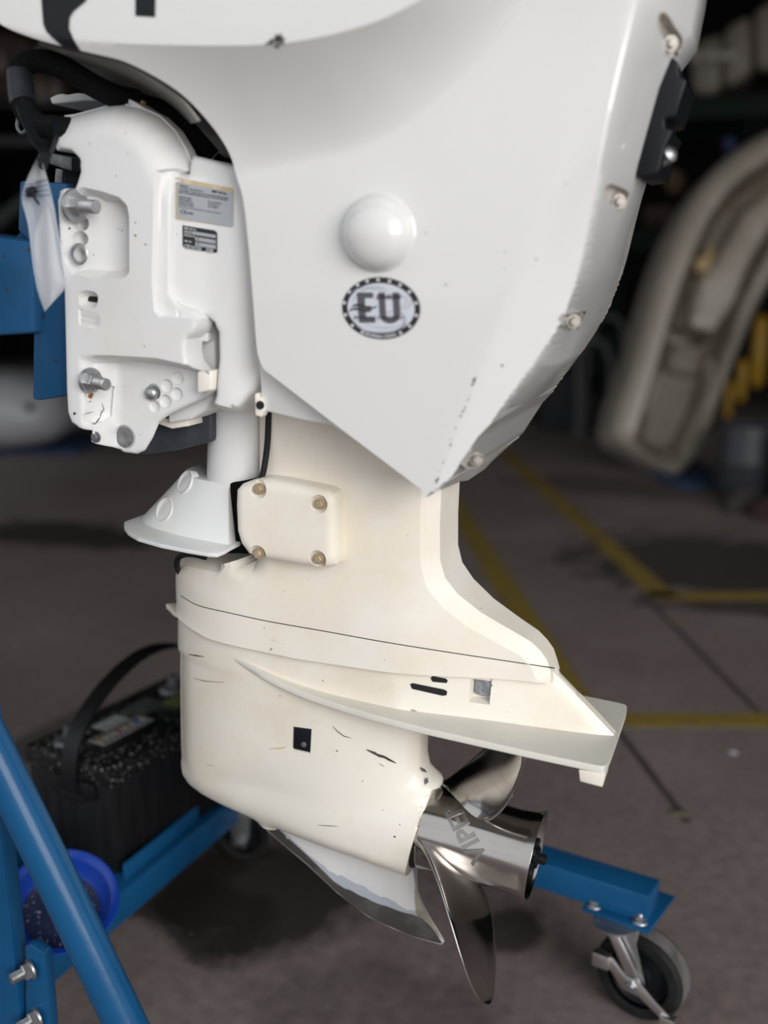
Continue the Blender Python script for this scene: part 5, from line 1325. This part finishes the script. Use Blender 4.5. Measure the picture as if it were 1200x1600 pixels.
# racking at the back right, with hulls stored on it
M_GREEN = mat('dark_green_rack', (.005, .013, .009), .7, spec=.15)
M_TAN = mat('tan_gelcoat_shade', (.15, .125, .095), .5, col2=(.10, .085, .065), scale=2)
def wp(x, y, Y): return at_y(x, y, Y)
SHELF = float(at_y(1130, 150, 6.4)[2])
rack = bpy.data.objects.new('storage_rack', None); COL.objects.link(rack); rack.location = (2.0, 6.6, 0); bpy.context.view_layer.update()
tag(rack, 'dark green steel storage racking along the back wall', 'rack')
def rpart(mb, name, m, label=None):
    o = mb.build(name, m, None, 35, label); o.data.transform(Matrix.Translation((-2.0, -6.6, 0))); o.parent = rack; return o
for x in (-.9, .7, 2.4, 3.9):
    for y in (6.3, 7.1): rpart(MB().box((x, y, 0), (x + .09, y + .09, 4.2), .004), 'rack_post', M_GREEN)
for z in (.50, float(at_y(1030, 357, 6.5)[2]) - .15, SHELF - .15):
    for y in (6.28, 7.14): rpart(MB().box((-.9, y, z), (4.0, y + .06, z + .13), .004), 'rack_beam', M_GREEN)
    rpart(MB().box((-.88, 6.34, z + .13), (3.98, 7.14, z + .15), .002), 'rack_shelf', mat('dark_shelf_board', (.012, .010, .008), .9, spec=.1))
# shapes stored on the racks
def stored(name, px, Y, depth, m, label, cat, bevel=.04, group=None):
    mb = MB(); mb.prism([Vw(at_y(x, y, Y)) for x, y in px], (0, 0, 0), (0, depth, 0), bevel, 3)
    return tag(mb.build(name, m, None, 50), label, cat, group)
stored('stored_boat_cover', [(1078, 92), (1084, 66), (1105, 58), (1128, 50), (1128, 140), (1108, 150), (1080, 146)], 6.45, .5, M_TAN, 'tan moulded boat part on the upper rack, leftmost', 'boat part')
stored('stored_boat_cover', [(1130, 48), (1148, 32), (1174, 22), (1176, 112), (1150, 132), (1130, 138)], 6.45, .5, M_TAN, 'tan moulded boat part on upper rack between two others', 'boat part')
stored('stored_boat_cover', [(1178, 18), (1194, 6), (1240, -6), (1240, 106), (1180, 110)], 6.45, .5, M_TAN, 'tan moulded boat part on the upper rack at right edge', 'boat part')
for i, x in enumerate((1086, 1108, 1126, 1142)):
    q = at_y(x, 88, 6.43); o = MB().lathe([(.03, 0), (.028, .02), (0, .035)], Matrix.Translation(q) @ Matrix.Rotation(math.pi / 2, 4, 'X'), 14).build('mooring_cleat', mat('pale_cap', (.34, .31, .29), .5), None, 50)
    tag(o, ('leftmost', 'second', 'third', 'rightmost')[i] + ' pale round cap in the row on the upper rack', 'cap', 'pale caps on the upper rack')
stored('folded_tarpaulin', [(1040, 262), (1060, 264), (1068, 276), (1064, 300), (1046, 304), (1036, 290)], 6.5, .3, mat('ochre_canvas', (.075, .045, .018), .8), 'ochre folded tarpaulin on the rack behind the cowling', 'tarpaulin', .03)
stored('storage_bin', [(1002, 322), (1052, 318), (1054, 352), (1004, 356)], 6.5, .3, mat('dark_red_plastic', (.030, .007, .007), .7), 'dark red bin on rack right of the cowling', 'bin', .02)
stored('storage_bin', [(1128, 214), (1150, 212), (1150, 236), (1130, 238)], 6.5, .3, mat('deep_blue_plastic', (.006, .014, .07), .6), 'small deep blue bin on rack above the dinghy', 'bin', .02)
stored('storage_bin', [(800, 634), (812, 632), (830, 650), (806, 655)], 6.2, .2, mat('dark_red_plastic2', (.03, .01, .008), .7), 'small dark red tub on the floor far back', 'bin', .01)
# tubular grey frames by the rack
fm = mat('dull_grey_tube', (.085, .083, .08), .6)
for i, (pts, r, Y, lab) in enumerate([([(905, 620), (902, 570), (906, 545), (925, 532), (945, 540), (956, 575), (954, 606)], .022, 5.6, 'grey tubular hoop frame behind the cowling, front one'),
                         ([(918, 540), (928, 512), (930, 500), (920, 496), (950, 494), (970, 505), (976, 535), (968, 575), (955, 600)], .02, 5.75, 'grey tubular hoop frame behind the cowling, rear one')]):
    m = MB(); m.tube([at_y(x, y, Y) for x, y in pts] , r, 10, 6)
    a = at_y(*pts[0], Y); b2 = at_y(*pts[-1], Y)
    m.tube([a, (a[0], a[1], 0.0)], r, 10, 1); m.tube([b2, (b2[0], b2[1], 0.0)], r, 10, 1)
    tag(m.build('tubular_frame', fm, None, 60), lab, 'frame')
stored('tool_box', [(842, 700), (846, 560), (890, 585), (940, 620), (960, 640), (950, 690), (930, 704)], 5.85, .35, mat('near_black_plastic', (.006, .006, .008), .7), 'black equipment crate on floor beside grey hoop frames', 'crate', .02)
# yellow fenders
yf = mat('yellow_vinyl', (.36, .20, .012), .5)
for i, (x0, y0, x1, y1, r, lab) in enumerate([(1190, 503, 1182, 596, .040, 'tallest yellow fender hanging right of the dinghy'), (1161, 568, 1157, 622, .028, 'middle yellow fender behind the dinghy edge'), (1141, 600, 1136, 650, .021, 'lowest yellow fender partly behind the dinghy')]):
    yy5 = 6.10; r *= 1.17; a, b2 = Vw(at_y(x0, y0, yy5)), Vw(at_y(x1, y1, yy5)); L_ = (a - b2).length
    q = Vector((0, 0, 1)).rotation_difference((a - b2).normalized())
    m = MB(); m.lathe([(0, -r * .9), (r * .5, -r * .75), (r, 0), (r, L_), (r * .5, L_ + r * .7), (r * .2, L_ + r), (0, L_ + r)], Matrix.Translation(b2) @ q.to_matrix().to_4x4(), 20)
    o = m.build('boat_fender', yf, None, 60); tag(o, lab, 'fender', 'yellow fenders behind the dinghy')
    rp = MB(); rp.tube([a, (a.x, a.y + .03, (a.z + SHELF) / 2), (a.x, 6.277, SHELF - .08)], .008, 8, 4); rp.build('fender_rope', M_HOLE, o, 60)
# slate drums
for i, (x, y, r, lab) in enumerate([(1160, 785, .13, 'dark slate drum right of the dinghy, left one of two'), (1262, 806, .13, 'bluish slate drum at right picture edge')]):
    q = at_z(x, y, 0); m = MB(); m.lathe([(r * .9, 0), (r, .02), (r, .16), (r * 1.03, .17), (r, .18), (r, .31), (r * .93, .34), (r * .9, .33), (0, .33)], Matrix.Translation((q[0], q[1] + r, 0)), 28)
    tag(m.build('plastic_drum', mat('slate_plastic', (.035, .036, .045) if i == 0 else (.07, .075, .10), .5), None, 40), lab, 'drum')
for i, (x, y, sx, sy, sz, rot, colr, lab) in enumerate([(1165, 802, .16, .1, .07, .3, (.035, .028, .024), 'dark wooden block on floor by the drums'), (1195, 815, .14, .12, .06, -.5, (.045, .02, .018), 'dark reddish block on the floor at the right edge')]):
    q = at_z(x, y, 0); m = MB(); m.box((-sx / 2, 0, 0), (sx / 2, sy, sz), .008, Matrix.Translation((q[0], q[1], 0)) @ Matrix.Rotation(rot, 4, 'Z')); m.box((-sx / 3, .02, sz), (sx / 4, sy - .02, sz + .03), .006, Matrix.Translation((q[0], q[1], 0)) @ Matrix.Rotation(rot, 4, 'Z'))
    tag(m.build('wooden_block', mat('scrap_block', colr, .8), None, 40), lab, 'block')
# dim things behind the hose at the top left
dl = mat('dim_brown_board', (.035, .020, .013), .8); dp = mat('dim_pale_pipe', (.13, .10, .09), .6)
stored('cardboard_box', [(-120, 20), (40, 60), (60, 100), (50, 150), (-120, 160)], 6.0, .5, dl, 'dim brown box far behind the hose at top left', 'box', .02)
stored('steel_shelf', [(-120, 213), (70, 214), (70, 226), (-120, 226)], 5.6, .5, mat('dim_grey_metal', (.03, .03, .03), .6), 'dim grey shelf edge far behind the hanging bag', 'shelf', .004)
for i, (x, y, lab) in enumerate([(3, 100, 'pale round bottle far behind at left picture edge'), (66, 122, 'pale bottle seen through the loop of hose, left'), (88, 132, 'pale bottle seen through the loop of hose, right')]):
    q = at_y(x, 158 if i else y + 14, 5.65); m = MB(); m.lathe([(.045, 0), (.045, .09), (.02, .12), (.02, .15), (0, .15)], Matrix.Translation(q), 18); tag(m.build('plastic_bottle', dp, None, 50), lab, 'bottle', 'pale bottles far behind the hose')
stored('steel_shelf', [(-120, 158), (120, 160), (120, 166), (-120, 164)], 5.6, .5, mat('dim_grey_metal2', (.02, .02, .02), .6), 'dim shelf under the pale bottles behind the hose', 'shelf', .004)
stored('stair_stringer', [(-60, 372), (-20, 372), (62, 298), (50, 292)], 5.0, .1, mat('dim_grey_metal3', (.02, .021, .021), .6), 'dim slanting bar far behind the clear bag', 'bar', .004)
# litter on the floor
for i, (x, y, r, colr, nm, lab) in enumerate([(1145, 1177, .006, (.55, .55, .58), 'paper_scrap', 'white paper scrap on floor right of the motor'), (1052, 972, .008, (.22, .15, .04), 'dry_leaf', 'yellowish dry leaf on the floor below the upper yellow line'), (1122, 1000, .005, (.18, .12, .05), 'dry_leaf', 'small brownish leaf on floor between the yellow lines'), (1063, 1272, .014, (.15, .14, .08), 'dry_leaf', 'pale olive leaf crumbs on floor behind the propeller')]):
    q = at_z(x, y, 0); rg = random.Random(i); n = 9
    m = MB(); m.prism([(q[0] + r * (rg.uniform(.6, 1.3)) * math.cos(2 * math.pi * k / n) * 1.5, q[1] + r * rg.uniform(.6, 1.3) * math.sin(2 * math.pi * k / n), .0012) for k in range(n)], (0, 0, 0), (0, 0, .003), .0005, 1)
    tag(m.build(nm, mat('litter', colr, .8), None, 60), lab, 'litter')
